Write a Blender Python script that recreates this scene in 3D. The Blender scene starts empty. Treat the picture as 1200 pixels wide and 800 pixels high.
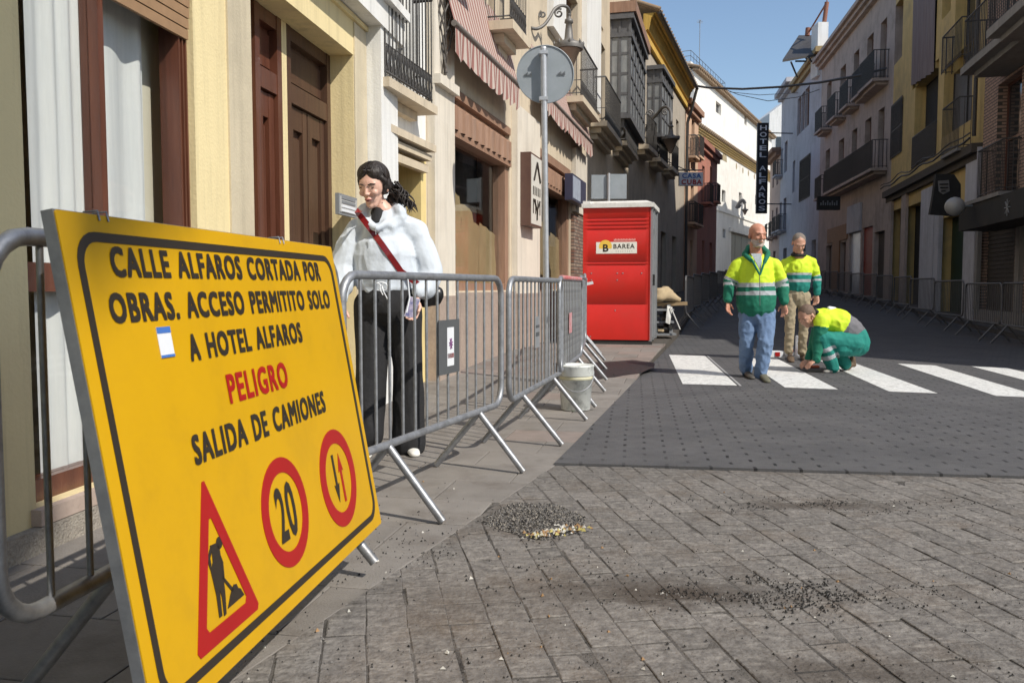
import bpy, bmesh, math, random
import numpy as np
from math import sin, cos, pi, atan, atan2, sqrt, radians, floor
from mathutils import Vector, Matrix, noise
random.seed(7)
S = bpy.context.scene
COL = S.collection

# ------------------------------------------------------------------ camera, light, exposure
H = 1.05; PITCH = atan(64/1000)
cam = bpy.data.objects.new('camera', bpy.data.cameras.new('camera')); COL.objects.link(cam)
cam.location = (0, 0, H); cam.rotation_euler = (pi/2-PITCH, 0, 0)
cam.data.lens = 30; cam.data.sensor_width = 36; cam.data.clip_start = .05; cam.data.clip_end = 2000
cam.data.dof.use_dof = True; cam.data.dof.focus_distance = 5.5; cam.data.dof.aperture_fstop = 11
S.camera = cam
SUN = Vector((-.76, .65, -1.0)).normalized()
world = bpy.data.worlds.new('World'); S.world = world; world.use_nodes = True
nt = world.node_tree; nt.nodes.clear()
sky = nt.nodes.new('ShaderNodeTexSky'); sky.sky_type = 'NISHITA'; sky.sun_disc = False
sky.sun_elevation = math.asin(-SUN.z); sky.sun_rotation = atan2(-SUN.x, -SUN.y)
sky.air_density = 1.1; sky.dust_density = .8; sky.ozone_density = 2.0; sky.altitude = 100
bg = nt.nodes.new('ShaderNodeBackground'); bg.inputs[1].default_value = .15
wo = nt.nodes.new('ShaderNodeOutputWorld')
nt.links.new(sky.outputs[0], bg.inputs[0]); nt.links.new(bg.outputs[0], wo.inputs[0])
sl = bpy.data.lights.new('sun', 'SUN'); sl.energy = 4.6; sl.angle = radians(.53); sl.color = (1, .94, .84)
so = bpy.data.objects.new('sun', sl); COL.objects.link(so)
so.rotation_euler = SUN.to_track_quat('-Z', 'Y').to_euler(); so.location = (10, -10, 20)
S.view_settings.view_transform = 'Standard'; S.view_settings.look = 'None'
S.view_settings.exposure = 0.0; S.view_settings.gamma = 1

# ------------------------------------------------------------------ pixel -> place helpers
F = 1000.
CP = Vector((0, 0, H))
def ray(x, y):
    a = (x-600)/F; b = -(y-400)/F
    return Vector((a, cos(PITCH)+b*sin(PITCH), -sin(PITCH)+b*cos(PITCH)))
def W(x, y, Y):
    r = ray(x, y); return CP + r*(Y/r.y)
def gp(x, y, h=0):
    r = ray(x, y); return CP + r*((h-H)/r.z)
def g(Y):                       # the street climbs gently beyond the crossing
    return .03*max(0, min(Y, 60)-17)
def gs(Y):                      # pavement on the left rises above the road
    t = max(0, min(1, (Y-7)/6)); return .12*t*t*(3-2*t) + g(Y)

# ------------------------------------------------------------------ materials
MATS = {}
def M(name, c, c2=None, rough=.8, scale=4, bump=0, bscale=40, metal=0, rnd=0, spec=.5, detail=6, dirt=None, dscale=1.2, damt=.5, mapv=None, coat=0, streak=0):
    if name in MATS: return MATS[name]
    m = bpy.data.materials.new(name); m.use_nodes = True; MATS[name] = m
    n = m.node_tree.nodes; L = m.node_tree.links
    b = n['Principled BSDF']; b.inputs['Roughness'].default_value = rough; b.inputs['Metallic'].default_value = metal
    b.inputs['Specular IOR Level'].default_value = spec
    b.inputs['Coat Weight'].default_value = coat
    c = (*c, 1); b.inputs['Base Color'].default_value = c
    tc = n.new('ShaderNodeTexCoord'); vec = tc.outputs['Object']
    if mapv:
        mp = n.new('ShaderNodeMapping'); mp.inputs['Scale'].default_value = mapv; L.new(vec, mp.inputs[0]); vec = mp.outputs[0]
    if c2 is not None:
        t = n.new('ShaderNodeTexNoise'); t.inputs['Scale'].default_value = scale; t.inputs['Detail'].default_value = detail
        t.inputs['Roughness'].default_value = .65; L.new(vec, t.inputs['Vector'])
        r = n.new('ShaderNodeValToRGB'); r.color_ramp.elements[0].position = .3; r.color_ramp.elements[1].position = .7
        r.color_ramp.elements[0].color = c; r.color_ramp.elements[1].color = (*c2, 1)
        L.new(t.outputs[0], r.inputs[0]); out = r.outputs[0]
        if dirt is not None:
            t2 = n.new('ShaderNodeTexNoise'); t2.inputs['Scale'].default_value = dscale; t2.inputs['Detail'].default_value = 9
            t2.inputs['Roughness'].default_value = .7; L.new(vec, t2.inputs['Vector'])
            r2 = n.new('ShaderNodeValToRGB'); r2.color_ramp.elements[0].position = .5; r2.color_ramp.elements[1].position = .72
            r2.color_ramp.elements[0].color = (0, 0, 0, 1); r2.color_ramp.elements[1].color = (damt, damt, damt, 1)
            L.new(t2.outputs[0], r2.inputs[0])
            mx = n.new('ShaderNodeMixRGB'); mx.inputs[2].default_value = (*dirt, 1)
            L.new(r2.outputs[0], mx.inputs[0]); L.new(out, mx.inputs[1]); out = mx.outputs[0]
        if streak:
            ms = n.new('ShaderNodeMapping'); ms.inputs['Scale'].default_value = (5, 5, .28); L.new(tc.outputs['Object'], ms.inputs[0])
            t4 = n.new('ShaderNodeTexNoise'); t4.inputs['Scale'].default_value = 1.6; t4.inputs['Detail'].default_value = 8; t4.inputs['Roughness'].default_value = .7; L.new(ms.outputs[0], t4.inputs['Vector'])
            r4 = n.new('ShaderNodeValToRGB'); r4.color_ramp.elements[0].position = .48; r4.color_ramp.elements[1].position = .75
            r4.color_ramp.elements[0].color = (0, 0, 0, 1); r4.color_ramp.elements[1].color = (streak, streak, streak, 1); L.new(t4.outputs[0], r4.inputs[0])
            mx = n.new('ShaderNodeMixRGB'); mx.inputs[2].default_value = (*[x*.45 for x in c[:3]], 1); L.new(r4.outputs[0], mx.inputs[0]); L.new(out, mx.inputs[1]); out = mx.outputs[0]
        if rnd:
            oi = n.new('ShaderNodeObjectInfo'); h = n.new('ShaderNodeHueSaturation')
            mr = n.new('ShaderNodeMapRange'); mr.inputs[3].default_value = 1-rnd; mr.inputs[4].default_value = 1+rnd
            L.new(oi.outputs['Random'], mr.inputs[0]); L.new(mr.outputs[0], h.inputs['Value']); L.new(out, h.inputs['Color']); out = h.outputs[0]
        L.new(out, b.inputs['Base Color'])
    if bump:
        t3 = n.new('ShaderNodeTexNoise'); t3.inputs['Scale'].default_value = bscale; t3.inputs['Detail'].default_value = 5
        L.new(vec, t3.inputs['Vector'])
        bp = n.new('ShaderNodeBump'); bp.inputs['Strength'].default_value = bump; bp.inputs['Distance'].default_value = .01
        L.new(t3.outputs[0], bp.inputs['Height']); L.new(bp.outputs[0], b.inputs['Normal'])
    return m
def plaster(name, c, k=.86, dirt=(.2, .17, .13), damt=.35, scale=2.5):
    return M(name, c, tuple(x*k for x in c), .85, scale, .25, 60, dirt=dirt, dscale=.7, damt=damt, detail=8, streak=.55)

m_cream = plaster('cream_plaster', (.80, .67, .38), .95, (.55, .42, .24), .3)
m_beigeband = plaster('beige_band', (.62, .54, .39), .94)
m_white = plaster('white_plaster', (.82, .82, .80), .95, (.5, .47, .4), .3)
m_ochre = plaster('ochre_plaster', (.78, .62, .28), .9)
m_shopcream = plaster('shop_cream_plaster', (.66, .56, .42), .85)
m_palecream = plaster('pale_cream_plaster', (.74, .68, .58), .9, (.4, .33, .25), .4)
m_granite = M('pink_granite', (.44, .36, .30), (.33, .26, .22), .6, 30, .1, 90, dirt=(.2, .17, .15), dscale=2)
m_sill = M('sill_stone', (.50, .40, .34), (.40, .31, .26), .7, 14, .2, 60)
m_plinth = M('rough_plinth', (.42, .38, .32), (.24, .21, .18), .9, 50, 1.0, 90)
m_wood = M('varnished_brown_wood', (.15, .055, .032), (.09, .032, .02), .32, 3, .15, 30, mapv=(8, 8, .6), coat=.3)
m_doorwood = M('dark_door_wood', (.105, .052, .030), (.055, .028, .018), .45, 3, .2, 30, mapv=(9, 9, .5))
m_shopwood = M('shop_wood', (.36, .22, .15), (.25, .14, .09), .6, 3, .2, 30, mapv=(6, 6, .6), dirt=(.12, .09, .07), dscale=2)
m_iron = M('wrought_iron', (.035, .035, .037), (.07, .062, .055), .55, 20, .2, 80)
m_grille = M('old_iron', (.06, .058, .055), (.12, .10, .085), .6, 12)
m_galv = M('galvanised_steel', (.40, .41, .43), (.27, .28, .30), .5, 24, .1, 60, metal=.7, dirt=(.16, .15, .14), dscale=6, damt=.5)
m_galvpole = M('galvanised_pole', (.55, .56, .58), (.42, .43, .45), .42, 12, metal=.6)
m_signgrey = M('sign_back_grey', (.30, .33, .36), (.25, .28, .30), .5, 6, metal=.15)
m_dark = M('dark_interior', (.018, .017, .016), (.03, .028, .025), .9)
m_glassdark = M('dark_window_glass', (.02, .024, .03), (.035, .038, .042), .08, 1.5, spec=.8)
m_yellow = M('sign_yellow', (.64, .355, .002), (.59, .325, .002), .33, 3, .03, 20, dirt=(.46, .26, .01), dscale=3, damt=.35)
m_signblack = M('sign_black', (.03, .022, .015), rough=.4)
m_signred = M('sign_red', (.40, .010, .009), (.35, .008, .008), .35, 5)
m_stickw = M('sticker_white', (.75, .77, .80), rough=.4)
m_stickb = M('sticker_blue', (.06, .17, .50), rough=.4)
m_red = M('toilet_red_plastic', (.60, .022, .014), (.52, .018, .011), .33, 3, .05, 30, dirt=(.5, .06, .04), dscale=3, damt=.3)
m_whiteplastic = M('white_plastic', (.78, .77, .74), (.68, .67, .63), .4, 8, dirt=(.35, .31, .26), dscale=6, damt=.6)
m_bucket = M('bucket_plastic', (.76, .78, .75), (.68, .70, .66), .45, 9, dirt=(.14, .15, .15), dscale=8, damt=.85)
m_greyplastic = M('grey_plastic', (.25, .26, .27), (.2, .21, .22), .5, 6)
m_black = M('black_rubber', (.02, .02, .02), (.035, .033, .03), .8)
m_awn = None
m_curtain = M('net_curtain', (.82, .82, .80), (.68, .69, .69), .9, 2.2, .4, 300, mapv=(1, 12, .6))
m_kraft = M('kraft_paper', (.40, .30, .16), (.33, .24, .12), .8, 2.5, .5, 5, dirt=(.24, .17, .09), dscale=1.5)
m_brickred = M('red_tile', (.3, .12, .07), (.2, .08, .05), .7, 8)
m_rooftile = M('roof_tile', (.34, .24, .15), (.2, .14, .09), .9, 9, .4, 30)
m_eaveyellow = plaster('yellow_eave', (.72, .46, .10), .85)
m_skin = M('skin', (.58, .33, .23), (.52, .27, .19), .5, 14, .05, 120)
m_skinpale = M('pale_skin', (.70, .45, .35), (.66, .39, .30), .45, 12, .04, 150)
m_skinred = M('ruddy_skin', (.55, .27, .18), (.46, .20, .13), .5, 16)
m_beard = M('white_stubble', (.44, .33, .27), (.56, .48, .43), .8, 60)
m_lip = M('lips', (.50, .17, .14), rough=.4)
m_eye = M('eye_dark', (.03, .02, .015), rough=.2)
m_hairblack = M('black_hair', (.012, .009, .008), (.03, .02, .016), .55, 30, .9, 60, mapv=(1, 1, .25))
m_hairgrey = M('grey_hair', (.26, .22, .19), (.13, .11, .09), .8, 90, .8, 120)
m_hairdark = M('dark_cropped_hair', (.12, .075, .05), (.18, .12, .09), .7, 40, .6, 120)
m_hoodie = M('pale_hoodie', (.60, .65, .71), (.56, .61, .67), .9, 3, .45, 26)
m_blackcloth = M('black_cloth', (.012, .012, .014), (.02, .02, .022), .85, 6, .5, 30)
m_strap = M('red_leather', (.22, .018, .02), (.17, .012, .014), .22, 8)
m_hiyel = M('hi_vis_yellow', (.62, .80, .03), (.56, .75, .025), .75, 5, .5, 22)
m_green = M('work_green', (.008, .17, .10), (.006, .13, .08), .85, 5, .5, 24)
m_teal = M('work_teal', (.01, .21, .17), (.008, .17, .14), .85, 5, .5, 24)
m_reflect = M('reflective_band', (.42, .44, .46), (.36, .38, .40), .4, 12)
m_denim = M('blue_denim', (.16, .24, .38), (.10, .16, .28), .9, 5, .6, 30)
m_khaki = M('khaki_cloth', (.36, .30, .20), (.30, .245, .16), .9, 4, .6, 26)
m_greycloth = M('grey_cloth', (.17, .165, .18), (.13, .13, .14), .9, 4, .5, 26)
m_shoe = M('dark_shoe', (.05, .045, .04), (.09, .08, .065), .7, 10)
m_shoebrown = M('brown_boot', (.13, .085, .05), (.09, .06, .04), .8, 10)
m_shoewhite = M('white_shoe', (.75, .73, .68), rough=.6)
m_shirt = M('pale_shirt', (.5, .54, .56), (.35, .40, .43), .8, 60)
m_glove = M('orange_glove', (.5, .10, .04), rough=.7)

def clear_glass():
    m = bpy.data.materials.new('clear_glass'); m.use_nodes = True; n = m.node_tree.nodes; L = m.node_tree.links; n.clear()
    o = n.new('ShaderNodeOutputMaterial'); mx = n.new('ShaderNodeMixShader'); t = n.new('ShaderNodeBsdfTransparent')
    gl = n.new('ShaderNodeBsdfGlossy'); gl.inputs['Roughness'].default_value = .02
    lw = n.new('ShaderNodeLayerWeight'); lw.inputs[0].default_value = .5
    pw = n.new('ShaderNodeMath'); pw.operation = 'POWER'; pw.inputs[1].default_value = 5; L.new(lw.outputs['Facing'], pw.inputs[0])
    f = n.new('ShaderNodeMath'); f.operation = 'MULTIPLY_ADD'; f.inputs[1].default_value = .45; f.inputs[2].default_value = .03; L.new(pw.outputs[0], f.inputs[0])
    t.inputs[0].default_value = (.95, .96, .96, 1)
    L.new(f.outputs[0], mx.inputs[0]); L.new(t.outputs[0], mx.inputs[1]); L.new(gl.outputs[0], mx.inputs[2]); L.new(mx.outputs[0], o.inputs[0])
    return m
m_glass = clear_glass()

def brick_mat(name, c1, c2, mort, bw, bh, vx='Y'):
    m = bpy.data.materials.new(name); m.use_nodes = True; n = m.node_tree.nodes; L = m.node_tree.links
    b = n['Principled BSDF']; b.inputs['Roughness'].default_value = .9
    tc = n.new('ShaderNodeTexCoord'); sp = n.new('ShaderNodeSeparateXYZ'); cb = n.new('ShaderNodeCombineXYZ')
    L.new(tc.outputs['Object'], sp.inputs[0]); L.new(sp.outputs[vx], cb.inputs[0]); L.new(sp.outputs['Z'], cb.inputs[1])
    t = n.new('ShaderNodeTexBrick'); t.inputs['Scale'].default_value = 1; t.inputs['Brick Width'].default_value = bw
    t.inputs['Row Height'].default_value = bh; t.inputs['Mortar Size'].default_value = .012
    t.inputs['Color1'].default_value = (*c1, 1); t.inputs['Color2'].default_value = (*c2, 1); t.inputs['Mortar'].default_value = (*mort, 1)
    L.new(cb.outputs[0], t.inputs[0]); L.new(t.outputs[0], b.inputs['Base Color'])
    bp = n.new('ShaderNodeBump'); bp.inputs['Strength'].default_value = .5; bp.inputs['Distance'].default_value = .01; bp.invert = True
    L.new(t.outputs['Fac'], bp.inputs['Height']); L.new(bp.outputs[0], b.inputs['Normal'])
    return m
m_brick = brick_mat('light_brick', (.46, .31, .24), (.36, .24, .19), (.10, .09, .08), .25, .075)
m_brickdark = brick_mat('old_brick', (.20, .10, .07), (.34, .26, .20), (.10, .08, .07), .2, .07)

def stripe_mat():
    m = bpy.data.materials.new('striped_awning_cloth'); m.use_nodes = True; n = m.node_tree.nodes; L = m.node_tree.links
    b = n['Principled BSDF']; b.inputs['Roughness'].default_value = .9
    tc = n.new('ShaderNodeTexCoord'); sp = n.new('ShaderNodeSeparateXYZ'); L.new(tc.outputs['Object'], sp.inputs[0])
    mu = n.new('ShaderNodeMath'); mu.operation = 'MULTIPLY'; mu.inputs[1].default_value = 1/.125; L.new(sp.outputs['Y'], mu.inputs[0])
    fr = n.new('ShaderNodeMath'); fr.operation = 'FRACT'; L.new(mu.outputs[0], fr.inputs[0])
    gt = n.new('ShaderNodeMath'); gt.operation = 'GREATER_THAN'; gt.inputs[1].default_value = .5; L.new(fr.outputs[0], gt.inputs[0])
    mx = n.new('ShaderNodeMixRGB'); mx.inputs[1].default_value = (.50, .42, .37, 1); mx.inputs[2].default_value = (.30, .14, .12, 1)
    L.new(gt.outputs[0], mx.inputs[0]); L.new(mx.outputs[0], b.inputs['Base Color'])
    return m
m_awn = stripe_mat()

# ------------------------------------------------------------------ mesh helpers
class MB:
    def __init__(s): s.v = []; s.f = []; s.m = []; s.sm = []
    def add(s, vs, fs, mi=0, smooth=False):
        o = len(s.v); s.v += [tuple(v) for v in vs]
        for f in fs: s.f.append(tuple(i+o for i in f)); s.m.append(mi); s.sm.append(smooth)
    def quad(s, a, b, c, d, mi=0): s.add([a, b, c, d], [(0, 1, 2, 3)], mi)
    def box8(s, p, mi=0):        # p: 4 bottom (ccw), 4 top
        s.add(p, [(3, 2, 1, 0), (4, 5, 6, 7), (0, 1, 5, 4), (1, 2, 6, 5), (2, 3, 7, 6), (3, 0, 4, 7)], mi)
    def box(s, x0, x1, y0, y1, z0, z1, mi=0, mx=None):
        p = [Vector(q) for q in [(x0, y0, z0), (x1, y0, z0), (x1, y1, z0), (x0, y1, z0), (x0, y0, z1), (x1, y0, z1), (x1, y1, z1), (x0, y1, z1)]]
        if mx: p = [mx @ q for q in p]
        s.box8(p, mi)
    def fbox(s, fc, u0, u1, w0, w1, h0, h1, mi=0):
        P = fc.P
        s.box8([P(u0, w0, h0), P(u0, w1, h0), P(u1, w1, h0), P(u1, w0, h0), P(u0, w0, h1), P(u0, w1, h1), P(u1, w1, h1), P(u1, w0, h1)], mi)
    def tube(s, path, r, n=8, mi=0, closed=False, caps=True):
        path = [Vector(p) for p in path]; k = len(path); rr = r if hasattr(r, '__len__') else [r]*k
        vs = []; prev = None
        for i, p in enumerate(path):
            a = path[i-1] if (i or closed) else p; b = path[(i+1) % k] if (i < k-1 or closed) else p
            t = (b-a).normalized()
            if prev is None: x = t.orthogonal().normalized()
            else: x = (prev - t*prev.dot(t)).normalized()
            prev = x; y = t.cross(x)
            vs += [p + (x*cos(2*pi*j/n)+y*sin(2*pi*j/n))*rr[i] for j in range(n)]
        fs = []
        for i in range(k if closed else k-1):
            i2 = (i+1) % k
            for j in range(n): fs.append((i*n+j, i*n+(j+1) % n, i2*n+(j+1) % n, i2*n+j))
        s.add(vs, fs, mi, True)
        if caps and not closed:
            s.add(vs[:n], [tuple(reversed(range(n)))], mi); s.add(vs[-n:], [tuple(range(n))], mi)
    def lathe(s, org, prof, n=16, mi=0, mx=None, smooth=True):
        org = Vector(org); vs = []
        for r, z in prof:
            for j in range(n):
                v = Vector((r*cos(2*pi*j/n), r*sin(2*pi*j/n), z))
                if mx: v = mx @ v
                vs.append(org+v)
        fs = [(i*n+j, i*n+(j+1) % n, (i+1)*n+(j+1) % n, (i+1)*n+j) for i in range(len(prof)-1) for j in range(n)]
        s.add(vs, fs, mi, smooth)
        s.add(vs[:n], [tuple(reversed(range(n)))], mi); s.add(vs[-n:], [tuple(range(n))], mi)
    def build(s, name, mats, parent=None, kind=None, label=None, smooth=None):
        me = bpy.data.meshes.new(name); me.from_pydata(s.v, [], s.f)
        if not isinstance(mats, (list, tuple)): mats = [mats]
        for m in mats: me.materials.append(m)
        me.polygons.foreach_set('material_index', s.m)
        me.polygons.foreach_set('use_smooth', [x if smooth is None else smooth for x in s.sm]); me.update()
        return link(name, me, parent, kind, label)
def link(name, me, parent=None, kind=None, label=None):
    o = bpy.data.objects.new(name, me); COL.objects.link(o)
    if parent is not None:
        o.parent = parent
        if parent.type == 'EMPTY' and parent.parent is None and not parent.name.startswith('crowd_barrier'): o.matrix_parent_inverse = Matrix.Translation(-parent.location)
        # children of meshes share the (identity-like) frame of the mesh
    if kind: o['kind'] = kind
    if label: o['label'] = label
    return o
def thing(name, label, cat, loc=(0, 0, 0), group=None):
    o = bpy.data.objects.new(name, None); COL.objects.link(o); o.location = loc; o.empty_display_size = .2
    o['label'] = label; o['category'] = cat
    if group: o['group'] = group
    return o
def tag(o, label, cat, group=None):
    o['label'] = label; o['category'] = cat
    if group: o['group'] = group
    return o
def copy_tree(o, parent=None):
    c = o.copy(); COL.objects.link(c)
    if parent is not None: c.parent = parent; c.matrix_parent_inverse = o.matrix_parent_inverse.copy()
    for ch in list(o.children): copy_tree(ch, c)
    return c
def text(s, mat, parent, org, xd, yd, w, h, name='lettering', bold=.02, ext=.002, label=None):
    cu = bpy.data.curves.new('t', 'FONT'); cu.body = s; cu.offset = bold; cu.size = 1; cu.space_character = 1.16
    cu.resolution_u = 3
    ob = bpy.data.objects.new('t', cu); COL.objects.link(ob)
    dg = bpy.context.evaluated_depsgraph_get(); me = bpy.data.meshes.new_from_object(ob.evaluated_get(dg))
    bpy.data.objects.remove(ob); bpy.data.curves.remove(cu)
    n = len(me.vertices); co = np.empty(n*3); me.vertices.foreach_get('co', co); co = co.reshape(-1, 3)
    lo = co.min(0); hi = co.max(0)
    x = (co[:, 0]-(lo[0]+hi[0])/2)*(w/(hi[0]-lo[0])); y = (co[:, 1]-(lo[1]+hi[1])/2)*(h/(hi[1]-lo[1]))
    xd = Vector(xd).normalized(); yd = Vector(yd).normalized(); nn = xd.cross(yd)
    R = np.outer(x, xd)+np.outer(y, yd)+np.array(org)+np.array(nn)*ext
    if name == 'word':                       # heavier strokes: the flat letters printed four times, a hair apart
        fs = [tuple(p.vertices) for p in me.polygons]; vs = []; ff = []; nn = np.array(nn)
        for k_, (ox, oy) in enumerate(((-1, -1), (1, -1), (-1, 1), (1, 1))):
            ff += [tuple(i+len(vs) for i in f_) for f_ in fs]; vs += [tuple(v) for v in R+np.array(xd)*ox*.0028+np.array(yd)*oy*.0028+nn*k_*.00008]
        bpy.data.meshes.remove(me); me = bpy.data.meshes.new(name); me.from_pydata(vs, [], ff); R = np.array(vs)
    me.vertices.foreach_set('co', R.ravel()); me.materials.clear(); me.materials.append(mat); me.update(); me.name = name
    o = link(name, me, parent, None, label)
    return o

def clip(poly, a, n):            # keep side where (p-a).n <= 0
    out = []
    for i in range(len(poly)):
        p, q = poly[i], poly[(i+1) % len(poly)]
        dp = (p[0]-a[0])*n[0]+(p[1]-a[1])*n[1]; dq = (q[0]-a[0])*n[0]+(q[1]-a[1])*n[1]
        if dp <= 0: out.append(p)
        if dp*dq < 0:
            t = dp/(dp-dq); out.append((p[0]+(q[0]-p[0])*t, p[1]+(q[1]-p[1])*t))
    return out
def area(p): return abs(sum(p[i][0]*p[(i+1) % len(p)][1]-p[(i+1) % len(p)][0]*p[i][1] for i in range(len(p))))/2
def block(mb, poly, zf, th, ch, mi=0, tilt=(0, 0), dz=0):   # chamfered paving piece on a height function
    cx = sum(p[0] for p in poly)/len(poly); cy = sum(p[1] for p in poly)/len(poly); n = len(poly)
    def z(x, y): return zf(y)+dz+tilt[0]*(x-cx)+tilt[1]*(y-cy)
    o = [(x, y) for x, y in poly]; ins = []
    for x, y in poly:
        d = sqrt((x-cx)**2+(y-cy)**2) or 1; k = max(0, 1-ch*1.4/d); ins.append((cx+(x-cx)*k, cy+(y-cy)*k))
    vs = [(x, y, z(x, y)-th) for x, y in o]+[(x, y, z(x, y)-ch*.6) for x, y in o]+[(x, y, z(x, y)) for x, y in ins]
    fs = [(i, (i+1) % n, n+(i+1) % n, n+i) for i in range(n)]+[(n+i, n+(i+1) % n, 2*n+(i+1) % n, 2*n+i) for i in range(n)]+[tuple(range(2*n, 3*n))]
    mb.add(vs, fs, mi)

# ------------------------------------------------------------------ facades
class Fac:
    def __init__(s, a, b, left=True):
        s.O = Vector((a[0], a[1])); D = Vector((b[0]-a[0], b[1]-a[1])); s.L = D.length; s.D = D.normalized()
        s.N = Vector((s.D.y, -s.D.x)) if left else Vector((-s.D.y, s.D.x))
    def P(s, u, w, h):
        p = s.O+s.D*u+s.N*w; return Vector((p.x, p.y, h))
    def hit(s, px, py, w=0):
        r = ray(px, py); o = s.O+s.N*w; t = (o.x*s.N.x+o.y*s.N.y)/(r.x*s.N.x+r.y*s.N.y)
        q = CP+r*t; return (Vector((q.x, q.y))-o).dot(s.D), q.z
    def U(s, px, w=0): return s.hit(px, 336, w)[0]
    def Hh(s, px, py, w=0): return s.hit(px, py, w)[1]
    def R(s, x0, y0, x1, y1, w=0):     # rectangle from two pixels: (u0,u1,h0,h1)
        a = s.hit(x0, y0, w); b = s.hit(x1, y1, w); return (min(a[0], b[0]), max(a[0], b[0]), min(a[1], b[1]), max(a[1], b[1]))
def wall(mb, fc, u0, u1, h0, h1, opens, rev=.2, mi=0, w=0):
    us = sorted({u0, u1, *[max(u0, min(u1, x)) for o in opens for x in o[:2]]})
    hs = sorted({h0, h1, *[max(h0, min(h1, x)) for o in opens for x in o[2:4]]})
    P = fc.P
    for i in range(len(us)-1):
        for j in range(len(hs)-1):
            cu = (us[i]+us[i+1])/2; chh = (hs[j]+hs[j+1])/2
            if any(o[0] < cu < o[1] and o[2] < chh < o[3] for o in opens): continue
            mb.quad(P(us[i], w, hs[j]), P(us[i+1], w, hs[j]), P(us[i+1], w, hs[j+1]), P(us[i], w, hs[j+1]), mi)
    for o in opens:
        a, b, c, d = o[:4]; r = o[4] if len(o) > 4 and isinstance(o[4], (int, float)) else rev
        mb.quad(P(a, w, c), P(a, w-r, c), P(a, w-r, d), P(a, w, d), mi); mb.quad(P(b, w, c), P(b, w, d), P(b, w-r, d), P(b, w-r, c), mi)
        mb.quad(P(a, w, d), P(a, w-r, d), P(b, w-r, d), P(b, w, d), mi); mb.quad(P(a, w, c), P(b, w, c), P(b, w-r, c), P(a, w-r, c), mi)
def window(root, fc, o, frame=m_wood, pane=m_glassdark, rev=.2, nm=1, nt=0, name='window', t=.06, grille=False):
    a, b, c, d = o[:4]; mb = MB()
    w0, w1 = -rev+.005, -rev+.05
    mb.fbox(fc, a, a+t, w0, w1, c, d); mb.fbox(fc, b-t, b, w0, w1, c, d)
    mb.fbox(fc, a+t, b-t, w0, w1, c, c+t); mb.fbox(fc, a+t, b-t, w0, w1, d-t, d)
    for k in range(nm):
        x = a+(b-a)*(k+1)/(nm+1); mb.fbox(fc, x-t/2, x+t/2, w0, w1+.01, c+t, d-t)
    for k in range(nt):
        z = c+(d-c)*(k+1)/(nt+1); mb.fbox(fc, a+t, b-t, w0, w1-.008, z-t/2, z+t/2)
    fr = mb.build(name, frame, root)
    p = MB(); p.fbox(fc, a+t*.5, b-t*.5, -rev-.01, -rev+.018, c+t*.5, d-t*.5); p.build('pane', pane, fr)
    if grille:
        q = MB(); n = max(3, int((b-a)/.13))
        for k in range(n+1):
            x = a+(b-a)*k/n; q.fbox(fc, x-.009, x+.009, .03, .05, c-.05, d+.05)
        for z in (c, (c+d)/2, d): q.fbox(fc, a-.03, b+.03, .032, .048, z-.012, z+.012)
        q.build('grille', m_iron, fr)
    return fr
def panel(root, fc, o, mat, name='door', rev=.2, ribs=False, panels=0):
    a, b, c, d = o[:4]; mb = MB(); mb.fbox(fc, a, b, -rev-.04, -rev+.02, c, d)
    if ribs:
        z = c+.02
        while z < d-.05: mb.fbox(fc, a+.02, b-.02, -rev+.02, -rev+.035, z, z+.07); z += .1
    if panels:
        for k in range(panels):
            x0 = a+.1+(b-a-.1)*k/panels; x1 = x0+(b-a-.1)/panels-.1
            for z0, z1 in ((c+.15, c+(d-c)*.42), (c+(d-c)*.48, d-.12)):
                mb.fbox(fc, x0, x1, -rev+.02, -rev+.035, z0, z1)
    return mb.build(name, mat, root)
def railing(mb, fc, u0, u1, dep, h, rh=1.0, sp=.12, orn=True, n0=0):
    def bar(p, q, t): mb.tube([p, q], t*(1.7 if p.y > 24 else 1), 4, caps=False)
    P = fc.P
    for z in (h+.06, h+rh): 
        r = .02 if z > h+.5 else .012
        mb.tube([P(u0, 0, z), P(u0, dep, z), P(u1, dep, z), P(u1, 0, z)], r, 5)
    if orn:
        mb.tube([P(u0, 0, h+.3), P(u0, dep, h+.3), P(u1, dep, h+.3), P(u1, 0, h+.3)], .009, 4)
    n = max(2, int((u1-u0)/sp))
    for i in range(n+1):
        u = u0+(u1-u0)*i/n; bar(P(u, dep, h), P(u, dep, h+rh), .009)
        if orn and i < n:
            um = u+(u1-u0)/n/2; mb.tube([P(um, dep, h+.07), P(um-.035, dep+.01, h+.18), P(um, dep, h+.3)], .008, 3, caps=False); mb.tube([P(um, dep, h+.07), P(um+.035, dep+.01, h+.18), P(um, dep, h+.3)], .008, 3, caps=False)
    m = max(1, int(dep/sp))
    for uu in (u0, u1):
        for i in range(m):
            w = dep*i/m+.04; bar(P(uu, w, h), P(uu, w, h+rh), .009)
def balcony(root, fc, u0, u1, dep, h, rh=1.0, mat=None, th=.3, steps=3, sp=.12, orn=True, rmat=None):
    mb = MB()
    for k in range(steps):
        i = .06+.1*k if k else 0
        mb.fbox(fc, u0+i, u1-i, -.05, dep-i, h-th*(k+1)/steps+.004, h-th*k/steps)
    b = mb.build('balcony', mat or m_shopcream, root)
    r = MB(); railing(r, fc, u0+.04, u1-.04, dep-.05, h, rh, sp, orn); r.build('railing', rmat or m_iron, b)
    return b
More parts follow.
